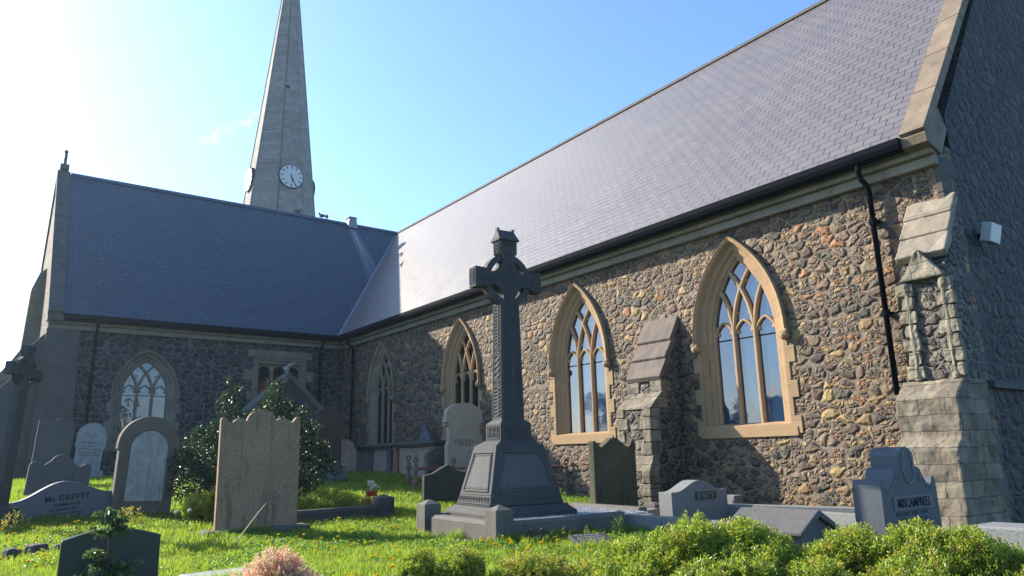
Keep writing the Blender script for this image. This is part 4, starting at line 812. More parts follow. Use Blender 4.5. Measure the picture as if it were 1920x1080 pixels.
def face(w_, z0, z1, side, wb, wt, db, dt):
    """frame on a tapering face; side 'front' (-y) or 'left' (-x)"""
    if side == 'front':
        b0, b1 = Vector((0, -db / 2, z0)), Vector((0, -dt / 2, z1)); Xd = Vector((1, 0, 0))
    else:
        b0, b1 = Vector((-wb / 2, 0, z0)), Vector((-wt / 2, 0, z1)); Xd = Vector((0, -1, 0))
    U = (b1 - b0).normalized(); N_ = Xd.cross(U).normalized()
    return (b0, Xd, U, N_)
SH = 3.36 - 1.55
def shaft_carving():
    m = MB(); F = face(0, 1.55, 3.36, 'front', *(sh0[0], sh1[0], sh0[1], sh1[1])); G = face(0, 1.55, 3.36, 'left', *(sh0[0], sh1[0], sh0[1], sh1[1]))
    def hwF(z): return (sh0[0] + (sh1[0] - sh0[0]) * z / SH) / 2
    def hwG(z): return (sh0[1] + (sh1[1] - sh0[1]) * z / SH) / 2
    for fr, hf in ((F, hwF), (G, hwG)):
        for sg in (-1, 1): strand(m, [(sg * (hf(z) - 0.018), z) for z in (0.02, SH)], fr, 0.02, 0.007)
    # front: stacked panels
    for i, (z0, z1, kind) in enumerate(((0.06, 0.28, 'b'), (0.30, 0.56, 'b3'), (0.58, 0.86, 'fig'), (0.88, 1.12, 'cross'), (1.14, 1.40, 'b3'), (1.42, 1.60, 's'), (1.62, 1.76, 'b'))):
        hh = hwF(z1) - 0.045; rect(m, -hh, hh, z0, z1, F, 0.010, 0.008); hi = hh - 0.018
        if kind == 'b': braid(m, -hi, 0, z0 + 0.015, z1 - 0.015, F, 2, 0.075); braid(m, 0, hi, z0 + 0.015, z1 - 0.015, F, 2, 0.075)
        if kind == 'b3': braid(m, -hi, 0.01, z0 + 0.015, z1 - 0.015, F, 2, 0.085); braid(m, -0.01, hi, z0 + 0.015, z1 - 0.015, F, 2, 0.085); braid(m, -hi * 0.5, hi * 0.5, z0 + 0.015, z1 - 0.015, F, 2, 0.085)
        if kind == 'fig': m.ball(tuple(F[0] + F[2] * (z1 - 0.06) + F[3] * 0.01), 0.028, 8); strand(m, [(0, z0 + 0.03), (0, z1 - 0.09)], F, 0.05, 0.02); strand(m, [(-hi + 0.02, z1 - 0.13), (hi - 0.02, z1 - 0.13)], F, 0.02, 0.012); braid(m, -hi, -hi + 0.05, z0 + 0.02, z1 - 0.02, F, 2, 0.08, 0.009); braid(m, hi - 0.05, hi, z0 + 0.02, z1 - 0.02, F, 2, 0.08, 0.009)
        if kind == 'cross': strand(m, [(0, z0 + 0.03), (0, z1 - 0.03)], F, 0.03, 0.012); strand(m, [(-hi + 0.03, (z0 + z1) / 2), (hi - 0.03, (z0 + z1) / 2)], F, 0.03, 0.0125); [ringo(m, sx * hi * 0.5, (z0 + z1) / 2 + sz * 0.06, 0.028, F, 0.009) for sx in (-1, 1) for sz in (-1, 1)]
        if kind == 's': [ringo(m, sx * hi * 0.5, (z0 + z1) / 2 + sz * 0.04, 0.034, F, 0.011) for sx in (-1, 1) for sz in (-1, 1)]
    # side: long braid in panels
    for z0, z1, n in ((0.06, 0.50, 2), (0.52, 0.60, 0), (0.62, 0.98, 3), (1.0, 1.08, 0), (1.10, 1.74, 2)):
        hh = hwG(z1) - 0.04; rect(m, -hh, hh, z0, z1, G, 0.009, 0.008)
        if n: braid(m, -hh + 0.018, hh - 0.018, z0 + 0.012, z1 - 0.012, G, 2, 0.11 if n == 2 else 0.14, 0.014, 0.013); 
        else: ringo(m, -hh / 2, (z0 + z1) / 2, 0.025, G, 0.01); ringo(m, hh / 2, (z0 + z1) / 2, 0.025, G, 0.01)
    return m
shaft_carving().build('interlace_carving', M['crossC'], shaft)
m = MB(); FH = (Vector((0, -hd, hz)), Vector((1, 0, 0)), Vector((0, 0, 1)), Vector((0, -1, 0)))
for r in (0.135, 0.115, 0.075): ringo(m, 0, 0, r, FH, 0.012, 0.012, 28)
strand(m, [(-0.035, -0.02), (-0.01, 0.02), (0.03, 0.01), (0.04, -0.03)], FH, 0.02, 0.012); strand(m, [(-0.02, 0.02), (-0.03, 0.045)], FH, 0.015, 0.01)
for ax, az in ((-0.45, 0), (0.45, 0), (0, 0.42), (0, -0.42)):
    ringo(m, ax, az, 0.06, FH, 0.014, 0.012); m.ball((ax, -hd - 0.004, hz + az), 0.03, 8, (1, 0.6, 1)); ringo(m, ax + 0.008, az + 0.004, 0.038, FH, 0.010, 0.010)
for s_, vert in ((-1, 0), (1, 0), (-1, 1), (1, 1)):
    X2, U2 = (Vector((0, 0, 1)), Vector((s_, 0, 0))) if not vert else (Vector((1, 0, 0)), Vector((0, 0, s_)))
    Fb = (FH[0], X2, U2, FH[3]); braid(m, -0.055, 0.055, 0.16, 0.35, Fb, 3, 0.12, 0.010, 0.008)
pp = quad_pts(); mid = [(x * 0.93, (z - hz) * 0.93) for x, z in pp]; strand(m, mid + [mid[0]], FH, 0.011, 0.007)
braid(m, -0.11, 0.11, 0.53, 0.60, FH, 4, 0.10, 0.009, 0.007)
# arm end and top side interlace, lit from the left
FL = (Vector((-A, 0, hz)), Vector((0, -1, 0)), Vector((0, 0, 1)), Vector((-1, 0, 0))); rect(m, -0.08, 0.08, -0.125, 0.125, FL, 0.010, 0.008); braid(m, -0.055, 0.055, -0.105, 0.105, FL, 3, 0.12, 0.012, 0.010)
FU = (Vector((-0.155, 0, hz)), Vector((0, -1, 0)), Vector((0, 0, 1)), Vector((-1, 0, 0))); rect(m, -0.08, 0.08, 0.43, 0.62, FU, 0.010, 0.008); braid(m, -0.055, 0.055, 0.45, 0.60, FU, 3, 0.12, 0.012, 0.010)
m.build('interlace_carving', M['crossC'], head)
# collar panels, pedestal panels, running scroll
m = MB()
for F_, hw_, n in (((Vector((0, -0.22, 1.385)), Vector((1, 0, 0)), Vector((0, 0, 1)), Vector((0, -1, 0))), 0.22, 4), ((Vector((-0.26, 0, 1.385)), Vector((0, -1, 0)), Vector((0, 0, 1)), Vector((-1, 0, 0))), 0.17, 3)):
    rect(m, -hw_, hw_, -0.09, 0.09, F_, 0.012, 0.009); step = 2 * hw_ / n
    for k in range(n):
        cx = -hw_ + step * (k + 0.5)
        for sx in (-1, 1):
            for sz in (-1, 1): ringo(m, cx + sx * 0.022, sz * 0.038, 0.03, F_, 0.011, 0.010, 12)
        strand(m, [(cx - 0.045, -0.07), (cx + 0.045, 0.07)], F_, 0.010, 0.012); strand(m, [(cx - 0.045, 0.07), (cx + 0.045, -0.07)], F_, 0.010, 0.0125)
m.build('knot_panels', M['crossC'], gc)
PF = face(0, 0.375, 1.19, 'front', w0, w1, d0, d1); PL = face(0, 0.375, 1.19, 'left', w0, w1, d0, d1)
m = MB(); pn = MB()
for F_, b0, b1 in ((PF, w0 / 2, w1 / 2), (PL, d0 / 2, d1 / 2)):
    hwz = lambda z: b0 + (b1 - b0) * z / 0.83
    za, zb = 0.20, 0.74
    for k in (0.0, 0.035):
        x0, x1 = hwz(za) - 0.09 - k, hwz(zb) - 0.09 - k
        for a, b in (((-x0, za + k), (x0, za + k)), ((x0, za + k), (x1, zb - k)), ((x1, zb - k), (-x1, zb - k)), ((-x1, zb - k), (-x0, za + k))): strand(m, [a, b], F_, 0.022, 0.016 if k == 0 else 0.009)
    x0, x1 = hwz(za) - 0.14, hwz(zb) - 0.14
    q = lambda x, z, h: F_[0] + F_[1] * x + F_[2] * z + F_[3] * h
    pn.add([q(-x0, za + 0.05, 0.004), q(x0, za + 0.05, 0.004), q(x1, zb - 0.05, 0.004), q(-x1, zb - 0.05, 0.004), q(-x0, za + 0.05, -0.01), q(x0, za + 0.05, -0.01), q(x1, zb - 0.05, -0.01), q(-x1, zb - 0.05, -0.01)], [(0, 1, 2, 3), (4, 7, 6, 5), (0, 4, 5, 1), (1, 5, 6, 2), (2, 6, 7, 3), (3, 7, 4, 0)])
    xx = -hwz(0.1) + 0.05; 
    while xx < hwz(0.1) - 0.05:     # running scroll
        strand(m, [(xx + (0.036 - 0.0022 * i) * math.cos(R(40 * i)), 0.095 + (0.036 - 0.0022 * i) * math.sin(R(40 * i))) for i in range(13)], F_, 0.013, 0.012)
        strand(m, [(xx - 0.036, 0.06), (xx, 0.052), (xx + 0.036, 0.06)], F_, 0.010, 0.012); xx += 0.082
    strand(m, [(-hwz(0.16) + 0.02, 0.155), (hwz(0.16) - 0.02, 0.155)], F_, 0.012, 0.009); strand(m, [(-hwz(0.03) + 0.01, 0.03), (hwz(0.03) - 0.01, 0.03)], F_, 0.02, 0.014)
m.build('panel_carving', M['crossC'], ped); pn.build('inscription_panel', M['crossP'], ped)

# kerb of the cross plot
kb = empty('grave_kerb', (6.6, 8.5, 0), R(-2), 'square limestone kerb with capped corner posts around the celtic cross', 'grave kerb')
kx0, kx1, ky0, ky1 = 5.36, 8.15, 7.52, 10.05
def kerb_bar(mb, a, b, h=0.26, w_=0.20):
    a, b = Vector(a), Vector(b); d = (b - a); L = d.length; rz = math.atan2(d.y, d.x); c = (a + b) / 2
    mb.box((c.x, c.y, h / 2 - 0.12), (L, w_ - 0.012, h + 0.16 - 0.012), rz); mb.box((c.x, c.y, h - 0.02), (L, w_, 0.055), rz, top=(L, w_ - 0.07))
def kpost(mb, x, y, s=0.26, h=0.40, rz=0): mb.box((x, y, h / 2 - 0.1), (s, s, h + 0.2), rz); mb.box((x, y, h + 0.03), (s, s, 0.06), rz, top=(0.02, 0.02))
K = lambda x, y: (x - 6.6, y - 8.5, 0)
m = MB()
kerb_bar(m, K(kx0, ky0 + 0.14), K(kx0, ky1 - 0.9 + 0.0)); m2 = m.build('kerb_rail', M['kerb'], kb, bevel=0.01)
m = MB(); kerb_bar(m, K(kx0 + 0.14, ky0), K(7.35, ky0)); m.build('kerb_rail', M['kerb'], kb, bevel=0.01)
m = MB(); kerb_bar(m, K(8.15, 9.55), K(8.15, 7.9)); m.build('kerb_rail', M['kerb'], kb, bevel=0.01)
m = MB(); kerb_bar(m, K(kx0, 9.3), K(8.15, 9.75)); m.build('kerb_rail', M['kerb'], kb, bevel=0.01)
for x, y in ((kx0, ky0), (kx0 - 0.02, 9.32)):
    m = MB(); kpost(m, *K(x, y)[:2]); m.build('kerb_post', M['kerb'], kb, bevel=0.008)
# white chippings inside
def chippings(name, x0, x1, y0, y1, z, n, label, mat, skip=None):
    vs = []; fs = []
    P = RNG.uniform([x0, y0], [x1, y1], (n, 2)); k = 0
    for x, y in P:
        if skip and skip(x, y): continue
        s = random.uniform(0.010, 0.022); c = Vector((x, y, z + random.uniform(0, 0.02))); o = len(vs)
        for sx, sy, sz in ((1, 0, 0), (-1, 0, 0), (0, 1, 0), (0, -1, 0), (0, 0, 1), (0, 0, -1)): vs.append(c + Vector((sx, sy, sz * 0.7)) * s * random.uniform(0.7, 1.2))
        fs += [(o, o + 2, o + 4), (o + 2, o + 1, o + 4), (o + 1, o + 3, o + 4), (o + 3, o, o + 4), (o + 2, o, o + 5), (o + 1, o + 2, o + 5), (o + 3, o + 1, o + 5), (o, o + 3, o + 5)]
    me = bpy.data.meshes.new(name); me.from_pydata([tuple(v) for v in vs], [], fs); me.materials.append(mat); ob = bpy.data.objects.new(name, me); COL.objects.link(ob); tag(ob, label, 'gravel', kind='stuff')
chippings('gravel', 5.5, 8.05, 7.65, 9.6, 0.20, 9000, 'white chippings spread around the pedestal of the celtic cross', M['gravel'])
m = MB(); m.box((6.77, 8.6, 0.095), (2.6, 2.0, 0.19)); tag(m.build('gravel_bed', M['gravel']), 'bed of white chippings filling the kerbed plot around the cross', 'gravel bed')
# granite kerb in front of the BYRTT stone
kb = empty('grave_kerb', (8.3, 7.0, 0), 0, 'grey granite kerb with square posts in front of the BYRTT headstone', 'grave kerb')
K2 = lambda x, y: (x - 8.3, y - 7.0, 0)
def gbar(a, b, h=0.22, w_=0.15):
    m = MB(); a, b = Vector(K2(*a)), Vector(K2(*b)); d = b - a; c = (a + b) / 2; m.box((c.x, c.y, h / 2 - 0.06), (d.length, w_, h + 0.12), math.atan2(d.y, d.x)); m.build('kerb_rail', M['granite'], kb, bevel=0.008)
gbar((7.52, 7.62), (7.55, 5.4)); gbar((7.75, 7.82), (8.75, 8.2), 0.20); gbar((9.9, 7.7), (9.6, 5.2), 0.2)
for x, y, s, h in ((7.56, 7.82, 0.20, 0.23), (8.86, 8.3, 0.24, 0.25)):
    m = MB(); q = K2(x, y); m.box((q[0], q[1], h / 2 - 0.05), (s, s, h + 0.1)); m.box((q[0], q[1], h + 0.014), (s, s, 0.03), top=(s * 0.4, s * 0.4)); m.build('kerb_post', M['granite'] if s < 0.22 else M['kerb'], kb, bevel=0.006)
# pale granite ledger kerb before the nearest church window
kb = empty('grave_kerb', (10.3, 6.6, 0.0), 0, 'long pale granite kerb lying between the BYRTT and MISCAMPBELL headstones', 'grave kerb')
m = MB(); m.box((-0.1, 0.0, 0.05), (0.22, 3.6, 0.34), R(14)); m.build('kerb_rail', M['granite'], kb, bevel=0.01)
m = MB(); m.box((0.35, 1.55, 0.10), (0.24, 0.24, 0.42)); m.build('kerb_post', M['granite'], kb, bevel=0.01)
# low coped tomb stone behind the shrubs
t = empty('coped_tombstone', (7.25, 4.95, -0.03), R(8), 'low weathered grey stone with gabled moulded top rising behind the shrubs', 'tombstone')
m = MB(); m.poly([(-0.40, -0.1), (0.40, -0.1), (0.40, 0.24), (0.02, 0.40), (-0.02, 0.40), (-0.40, 0.24)], (), -0.4, 0.4); m.build('body', M['greyst'], t, bevel=0.01)
m = MB(); m.poly([(-0.47, 0.22), (-0.40, 0.22), (0, 0.385), (0.40, 0.22), (0.47, 0.22), (0.47, 0.26), (0.02, 0.45), (-0.02, 0.45), (-0.47, 0.26)], (), -0.45, 0.45); m.build('moulded_top', M['greyst'], t, bevel=0.012)
# dark kerb of the left plot
kb = empty('grave_kerb', (5.0, 11.7, 0.02), 0, 'dark limestone kerb with domed post running right from the sandstone headstone', 'grave kerb')
m = MB(); kerb_bar(m, (-1.3, -0.15, 0), (0.75, 0.12, 0), 0.24, 0.2); m.build('kerb_rail', M['cross'], kb, bevel=0.012)
m = MB(); kerb_bar(m, (0.8, 0.2, 0), (1.5, 2.6, 0), 0.2, 0.18) if False else m.box((0.55, 2.5, 0.13), (0.9, 0.5, 0.12)); m.build('flat_stone', M['greyst'], kb, bevel=0.03)
m = MB(); kpost(m, 0.88, 0.15, 0.30, 0.36); m.build('kerb_post', M['cross'], kb, bevel=0.02)
m = MB(); kpost(m, 0.72, 3.2, 0.28, 0.36); m.build('kerb_post', M['kerb'], kb, bevel=0.015)
# red vase with cream flowers
t = empty('grave_vase', (6.0, 12.55, 0.12), 0, 'small red wire grave vase stand holding cream flowers by the dark kerb post', 'vase')
m = MB(); m.lathe([(0.085, 0.26), (0.10, 0.34), (0.09, 0.35), (0.07, 0.26)], n=12)
for a in range(4): m.tube([(0.09 * math.cos(a * 1.57), 0.09 * math.sin(a * 1.57), 0.3), (0.12 * math.cos(a * 1.57), 0.12 * math.sin(a * 1.57), 0.0)], 0.014, 5)
m.build('stand', M['redpl'], t)
m = MB()
for i in range(26): a = random.uniform(0, 6.28); r = random.uniform(0, 0.10); m.ball((r * math.cos(a) + 0.02, r * math.sin(a), 0.43 + random.uniform(-0.05, 0.08)), random.uniform(0.018, 0.032), 6)
m.build('flowers', M['petal'], t)
# railings of rusty iron
t = empty('grave_railing', (9.8, 14.6, 0.15), 0, 'rust-red iron grave railing with ring-topped posts behind the celtic cross', 'railing')
def railpost(x, y, z, s=1.0):
    m = MB(); m.lathe([(0.045, -0.1), (0.045, 0.14), (0.065, 0.18), (0.07, 0.22), (0.045, 0.27), (0.036, 0.40), (0.06, 0.45), (0.075, 0.50), (0.06, 0.55), (0.04, 0.58), (0.055, 0.62), (0.02, 0.66)], (x, y, z), 10)
    m.loft([[Vector((x + math.cos(a) * r, y + yy, z + 0.73 + math.sin(a) * r)) for r, yy in ((0.035, -0.022), (0.075, -0.022), (0.075, 0.022), (0.035, 0.022))] for a in [2 * math.pi * k / 16 for k in range(17)]], cap=False)
    m.build('railing_post', M['iron'], t)
rp = [(-1.05, 1.3, 0.10), (-0.55, 2.6, 0.16), (-0.25, 2.2, 0.16), (-0.1, 1.1, 0.05), (1.50, -1.3, 0.0), (1.3, 2.2, 0.16)]
for x, y, z in rp: railpost(x, y, z)
for a, b in (((-1.05, 1.3), (-0.1, 1.1)), ((-0.1, 1.1), (0.75, -0.0)), ((0.4, -0.8), (1.50, -1.3)), ((-0.55, 2.6), (1.3, 2.2)), ((-1.05, 1.3), (-0.55, 2.6)), ((1.5, -1.3), (1.3, 2.2))):
    for z in (0.25, 0.55):
        m = MB(); n = 24; za = z + 0.07; L = math.hypot(b[0] - a[0], b[1] - a[1])
        pts = [(a[0] + (b[0] - a[0]) * i / n, a[1] + (b[1] - a[1]) * i / n, za - 0.0) for i in range(n + 1)]; m.tube(pts, [0.022 + 0.007 * math.sin(i * 2.1) for i in range(n + 1)], 8); m.build('rail', M['rust'], t)
# fallen tablet and a fragment by the front kerb
t = stone_thing('fallen_tablet', (5.95, 6.55, 0.05), R(-12), 'small dark lettered tablet lying tilted in the grass before the kerb', [(-0.24, -0.13), (0.24, -0.13), (0.24, 0.20), (-0.24, 0.20)], 0.05, M['cross'], rx=R(-72), cat='tablet')
rows(t, 'worn_lettering', M['granite'], -0.027, [0.15, 0.10, 0.05, 0.0, -0.05], [0.36, 0.32, 0.38, 0.30, 0.34], 0.026, 21)
stone_thing('stone_fragment', (5.50, 7.12, 0.0), R(-10), 'broken mossy fragment of stone propped against the front kerb post', [(-0.24, 0), (0.22, 0), (0.20, 0.15), (0.12, 0.20), (0.06, 0.16), (-0.02, 0.2), (-0.13, 0.17)], 0.06, M['flaked'], cat='stone fragment')
t = empty('stone_rubble', (0.74, 10.6, 0.03), 0.3, 'heap of three small dark stones in the grass at the left', 'rubble')
for x, y, s in ((-0.22, 0, 0.10), (0.05, 0.05, 0.13), (0.27, -0.03, 0.09)):
    m = MB(); m.box((x, y, 0.04), (s * 2, s * 1.4, s), random.uniform(-0.5, 0.5), top=(s * 1.4, s)); m.build('stone', M['cross'], t, bevel=0.02)
m = MB(); m.box((0, 0, 0.0), (0.60, 0.40, 0.16)); o = m.build('flat_slab', M['marble'], bevel=0.02); o.location = (1.90, 6.95, 0.02); o.rotation_euler = (0, 0, R(6)); tag(o, 'pale flat grave slab at the bottom edge beside the pink heather', 'slab')
m = MB(); m.box((0, 0, 0.1), (0.5, 0.9, 0.45)); o = m.build('kerb_block', M['granite'], bevel=0.02); o.location = (7.9, 2.75, 0.0); tag(o, 'pale granite block glimpsed at the right edge behind the shrubs', 'kerb block')

# ------------------------------------------------------------------ foliage
def leaf_mesh(name, P, D, L, Wd, mat, parent=None, fold=0.25, tags=None, mats=None, mi=None):
    """P (n,3) leaf bases, D (n,3) unit directions, L lengths, Wd widths -> two-triangle folded leaves"""
    n = len(P); rnd = RNG.normal(size=(n, 3)); s = np.cross(D, rnd); s /= np.linalg.norm(s, axis=1)[:, None] + 1e-9; nn = np.cross(s, D)
    L = np.broadcast_to(L, (n,))[:, None]; Wd = np.broadcast_to(Wd, (n,))[:, None]
    mid = P + D * L * 0.5
    V = np.stack([P, mid + s * Wd / 2 + nn * Wd * fold, P + D * L, mid - s * Wd / 2 + nn * Wd * fold], 1).reshape(-1, 3)
    idx = np.arange(n)[:, None] * 4; T = np.concatenate([idx + [0, 1, 2], idx + [0, 2, 3]], 1).reshape(-1)
    me = bpy.data.meshes.new(name); me.vertices.add(len(V)); me.vertices.foreach_set('co', V.astype(np.float32).ravel())
    me.loops.add(len(T)); me.loops.foreach_set('vertex_index', T.astype(np.int32)); nf = 2 * n; me.polygons.add(nf); me.polygons.foreach_set('loop_start', (np.arange(nf) * 3).astype(np.int32)); 
    for mm in (mats or [mat]): me.materials.append(mm)
    if mi is not None: me.polygons.foreach_set('material_index', np.repeat(mi, 2).astype(np.int32))
    me.update(calc_edges=True); me.validate()
    o = bpy.data.objects.new(name, me); COL.objects.link(o)
    if parent is not None: o.parent = parent
    return o
def unit(v): return v / (np.linalg.norm(v, axis=1)[:, None] + 1e-9)
def blob_points(blobs, n, shell=0.35):
    """points near the surfaces of overlapping ellipsoids; normals outward"""
    vol = np.array([b[3] * b[4] * b[5] for b in blobs]) ** (2 / 3); pk = RNG.choice(len(blobs), n, p=vol / vol.sum()); B = np.array(blobs)[pk]
    d = unit(RNG.normal(size=(n, 3))); r = 1 - shell * RNG.random(n) ** 1.6
    P = B[:, :3] + d * B[:, 3:6] * r[:, None]; N = unit(d / B[:, 3:6]); return P, N
def lumpy(P, N, amp, sc): 
    f = np.array([noise.noise(Vector((p[0] * sc, p[1] * sc, p[2] * sc))) for p in P]); return P + N * (f * amp)[:, None], f
# holly bush
hy = 14.3; k_ = hy / 13.8
t = empty('holly_bush', (4.6, hy, 0.25), 0, 'dense dark glossy holly bush spilling out behind the sandstone headstone', 'bush')
bl = [(3.25, hy, 0.85, 0.42, 0.5, 0.50), (3.55, hy, 1.15, 0.42, 0.45, 0.42), (3.80, hy, 1.50, 0.30, 0.3, 0.28), (3.92, hy, 1.85, 0.13, 0.15, 0.22), (3.80, hy, 2.12, 0.17, 0.15, 0.15), (3.92, hy, 2.35, 0.15, 0.13, 0.12), (3.83, hy, 2.58, 0.08, 0.08, 0.14), (3.62, hy, 1.68, 0.10, 0.1, 0.09), (4.45, hy, 1.2, 0.6, 0.45, 0.8), (4.70, hy, 1.80, 0.40, 0.38, 0.36), (4.92, hy, 2.05, 0.20, 0.22, 0.2), (4.72, hy, 2.30, 0.16, 0.2, 0.2), (4.82, hy, 2.55, 0.07, 0.08, 0.15), (5.25, hy, 1.00, 0.50, 0.45, 0.65), (5.30, hy, 1.55, 0.33, 0.35, 0.28), (5.55, hy, 1.25, 0.28, 0.3, 0.3), (5.05, hy, 0.55, 0.6, 0.5, 0.45), (4.2, hy, 0.6, 0.9, 0.5, 0.5), (5.78, hy - 0.2, 0.95, 0.20, 0.22, 0.17), (5.12, hy, 1.95, 0.22, 0.2, 0.12), (3.05, hy, 1.15, 0.16, 0.2, 0.14), (3.35, hy, 1.55, 0.12, 0.1, 0.1)]
P, N = blob_points(bl, 30000, 0.5); P, f = lumpy(P, N, 0.20, 5.0); keep = (f > -0.22) & (P[:, 2] > 0.25); P, N = P[keep], N[keep]
D = unit(N + RNG.normal(size=P.shape) * 0.75 + [0, 0, 0.2]); P = P - [4.6, hy, 0.25]
leaf_mesh('foliage', P, D, RNG.uniform(0.045, 0.075, len(P)), 0.034, M['holly'], t, fold=0.2)
m = MB()
for i in range(60):
    b = bl[i % len(bl)]; e = Vector((b[0] - 4.6 + random.uniform(-1, 1) * b[3] * 0.8, random.uniform(-1, 1) * b[4] * 0.8, b[2] - 0.25 + random.uniform(-0.5, 1) * b[5] * 0.9)); s0 = Vector((e.x * 0.35 - 0.1, 0, -0.1)); m.tube([s0, (s0 + e) / 2 + Vector((0, 0, 0.1)), e], [0.03, 0.015, 0.004], 5)
m.build('stem', M['bark'], t)
# hebe shrubs: rosettes of small leaves at twig ends
def hebe(name, blobs, nros, label, lsz=0.026, yel=0.12, base=None, grp=None, dead=0.02, lpr=9):
    base = base or (blobs[0][0], blobs[0][1], 0.0); t = empty(name, base, 0, label, 'shrub')
    B2 = []
    for b in blobs:        # break each mass into knobbly sub-clumps
        for _ in range(int(34 * (b[3] / 0.3) ** 2) + 6):
            d = Vector((random.gauss(0, 1), random.gauss(0, 1), abs(random.gauss(0, 1)) * 1.0)).normalized(); r = random.uniform(0.05, 0.085); k = random.uniform(0.84, 1.03)
            B2.append((b[0] + d.x * b[3] * k, b[1] + d.y * b[4] * k, b[2] + d.z * b[5] * k, r, r, r * 1.1))
    P, N = blob_points(B2, nros, 0.22); keep = P[:, 2] > 0.0; P, N = P[keep], N[keep]; P, f = lumpy(P, N, 0.02, 9)
    ax = unit(N * 0.7 + [0, 0, 0.65] + RNG.normal(size=P.shape) * 0.25); n = len(P)
    Pa = np.repeat(P, lpr, 0); Ax = np.repeat(ax, lpr, 0); k = np.tile(np.arange(lpr), n); ph = k * 2.4 + np.repeat(RNG.random(n) * 6.28, lpr)
    u = unit(np.cross(Ax, [0.3, 0.7, 0.2])); v = np.cross(Ax, u); rad = u * np.cos(ph)[:, None] + v * np.sin(ph)[:, None]
    lift = (0.25 + 0.9 * k / lpr)[:, None]; D = unit(rad + Ax * lift); Pb = Pa + Ax * (k * lsz * 0.28)[:, None]
    fl = np.repeat((f > 0.12) & (RNG.random(n) < yel * 4), lpr) | (RNG.random(len(Pb)) < yel * 0.3); mi = np.where(fl, 1, 0); mi = np.where(np.repeat(RNG.random(n) < dead, lpr), 2, mi)
    leaf_mesh('foliage', Pb - np.array(base), D, RNG.uniform(0.8, 1.25, len(Pb)) * lsz, lsz * 0.46, None, t, mats=[M['hebe'], M['hebeY'], M['dead']], mi=mi)
    m = MB()
    for i in range(70):
        b = random.choice(blobs); s0 = Vector((b[0] + random.uniform(-1, 1) * b[3] * 0.3, b[1] + random.uniform(-1, 1) * b[4] * 0.3, 0)); e = Vector((b[0] + random.uniform(-1, 1) * b[3] * 0.85, b[1] + random.uniform(-1, 1) * b[4] * 0.85, b[2] + random.uniform(0.1, 0.75) * b[5])); m.tube([s0 - Vector(base), (s0 + e) / 2 - Vector(base) + Vector((0, 0, 0.03)), e - Vector(base)], [0.012, 0.007, 0.003], 4)
    m.build('stem', M['bark'], t)
    return t
hebe('hebe_shrub', [(4.55, 3.95, 0.15, 0.33, 0.35, 0.30), (4.30, 4.20, 0.06, 0.30, 0.35, 0.26), (4.85, 3.62, 0.13, 0.33, 0.35, 0.30), (4.15, 4.1, 0.0, 0.35, 0.5, 0.2), (4.6, 3.5, 0.0, 0.6, 0.4, 0.25)], 17000, 'bright green shrub filling the foreground below the BYRTT stone', yel=0.04)
hebe('hebe_shrub', [(5.20, 2.95, 0.12, 0.16, 0.2, 0.30), (5.42, 2.62, 0.10, 0.30, 0.30, 0.32), (5.50, 2.35, 0.09, 0.26, 0.28, 0.32), (5.12, 3.15, 0.03, 0.2, 0.22, 0.28), (5.2, 2.4, 0.0, 0.5, 0.4, 0.25), (4.75, 3.0, -0.02, 0.3, 0.35, 0.24)], 17000, 'yellow-green rounded shrub in front of the MISCAMPBELL stone', yel=0.10)
hebe('hebe_shrub', [(5.75, 1.98, 0.04, 0.22, 0.3, 0.30), (5.5, 1.75, 0.0, 0.4, 0.3, 0.25)], 6000, 'green shrub cut off by the right edge of the photo', yel=0.1)
hebe('hebe_shrub', [(2.95, 5.20, 0.10, 0.20, 0.2, 0.17), (3.20, 5.08, 0.10, 0.12, 0.15, 0.20)], 2600, 'small dull green shrub low in the grass left of the cross kerb', yel=0.05, dead=0.08, lsz=0.019)
hebe('hebe_shrub', [(3.70, 4.72, 0.07, 0.16, 0.2, 0.17), (3.52, 4.8, 0.02, 0.2, 0.2, 0.14), (3.95, 4.6, 0.0, 0.2, 0.2, 0.14)], 2600, 'small yellowish shrub low in the grass below the front kerb post', yel=0.16, dead=0.1, lsz=0.019)
# pink-tipped heather
t = empty('pink_heather', (2.05, 5.95, 0), 0, 'pink and cream plumed heather at the bottom edge beside the flat slab', 'plant')
P, N = blob_points([(2.02, 5.95, 0.08, 0.15, 0.17, 0.20), (1.87, 6.0, 0.04, 0.12, 0.16, 0.13), (2.18, 5.9, 0.03, 0.14, 0.16, 0.12), (2.03, 5.9, 0.20, 0.08, 0.10, 0.12), (2.12, 5.85, 0.12, 0.09, 0.1, 0.12)], 1100, 0.6); N = unit(N + [0, 0, 0.6]); n = len(P); lp = 26
k = np.tile(np.arange(lp), n); Pa = np.repeat(P, lp, 0) + np.repeat(N, lp, 0) * (k * 0.0045)[:, None]; D = unit(np.repeat(N, lp, 0) * 0.7 + RNG.normal(size=Pa.shape) * 0.55); mi = np.where(np.repeat(RNG.random(n) < 0.45, lp), 1, 0)
leaf_mesh('plumes', Pa - np.array([2.05, 5.95, 0]), D, 0.020, 0.009, None, t, mats=[M['pink'], M['pale']], mi=mi)
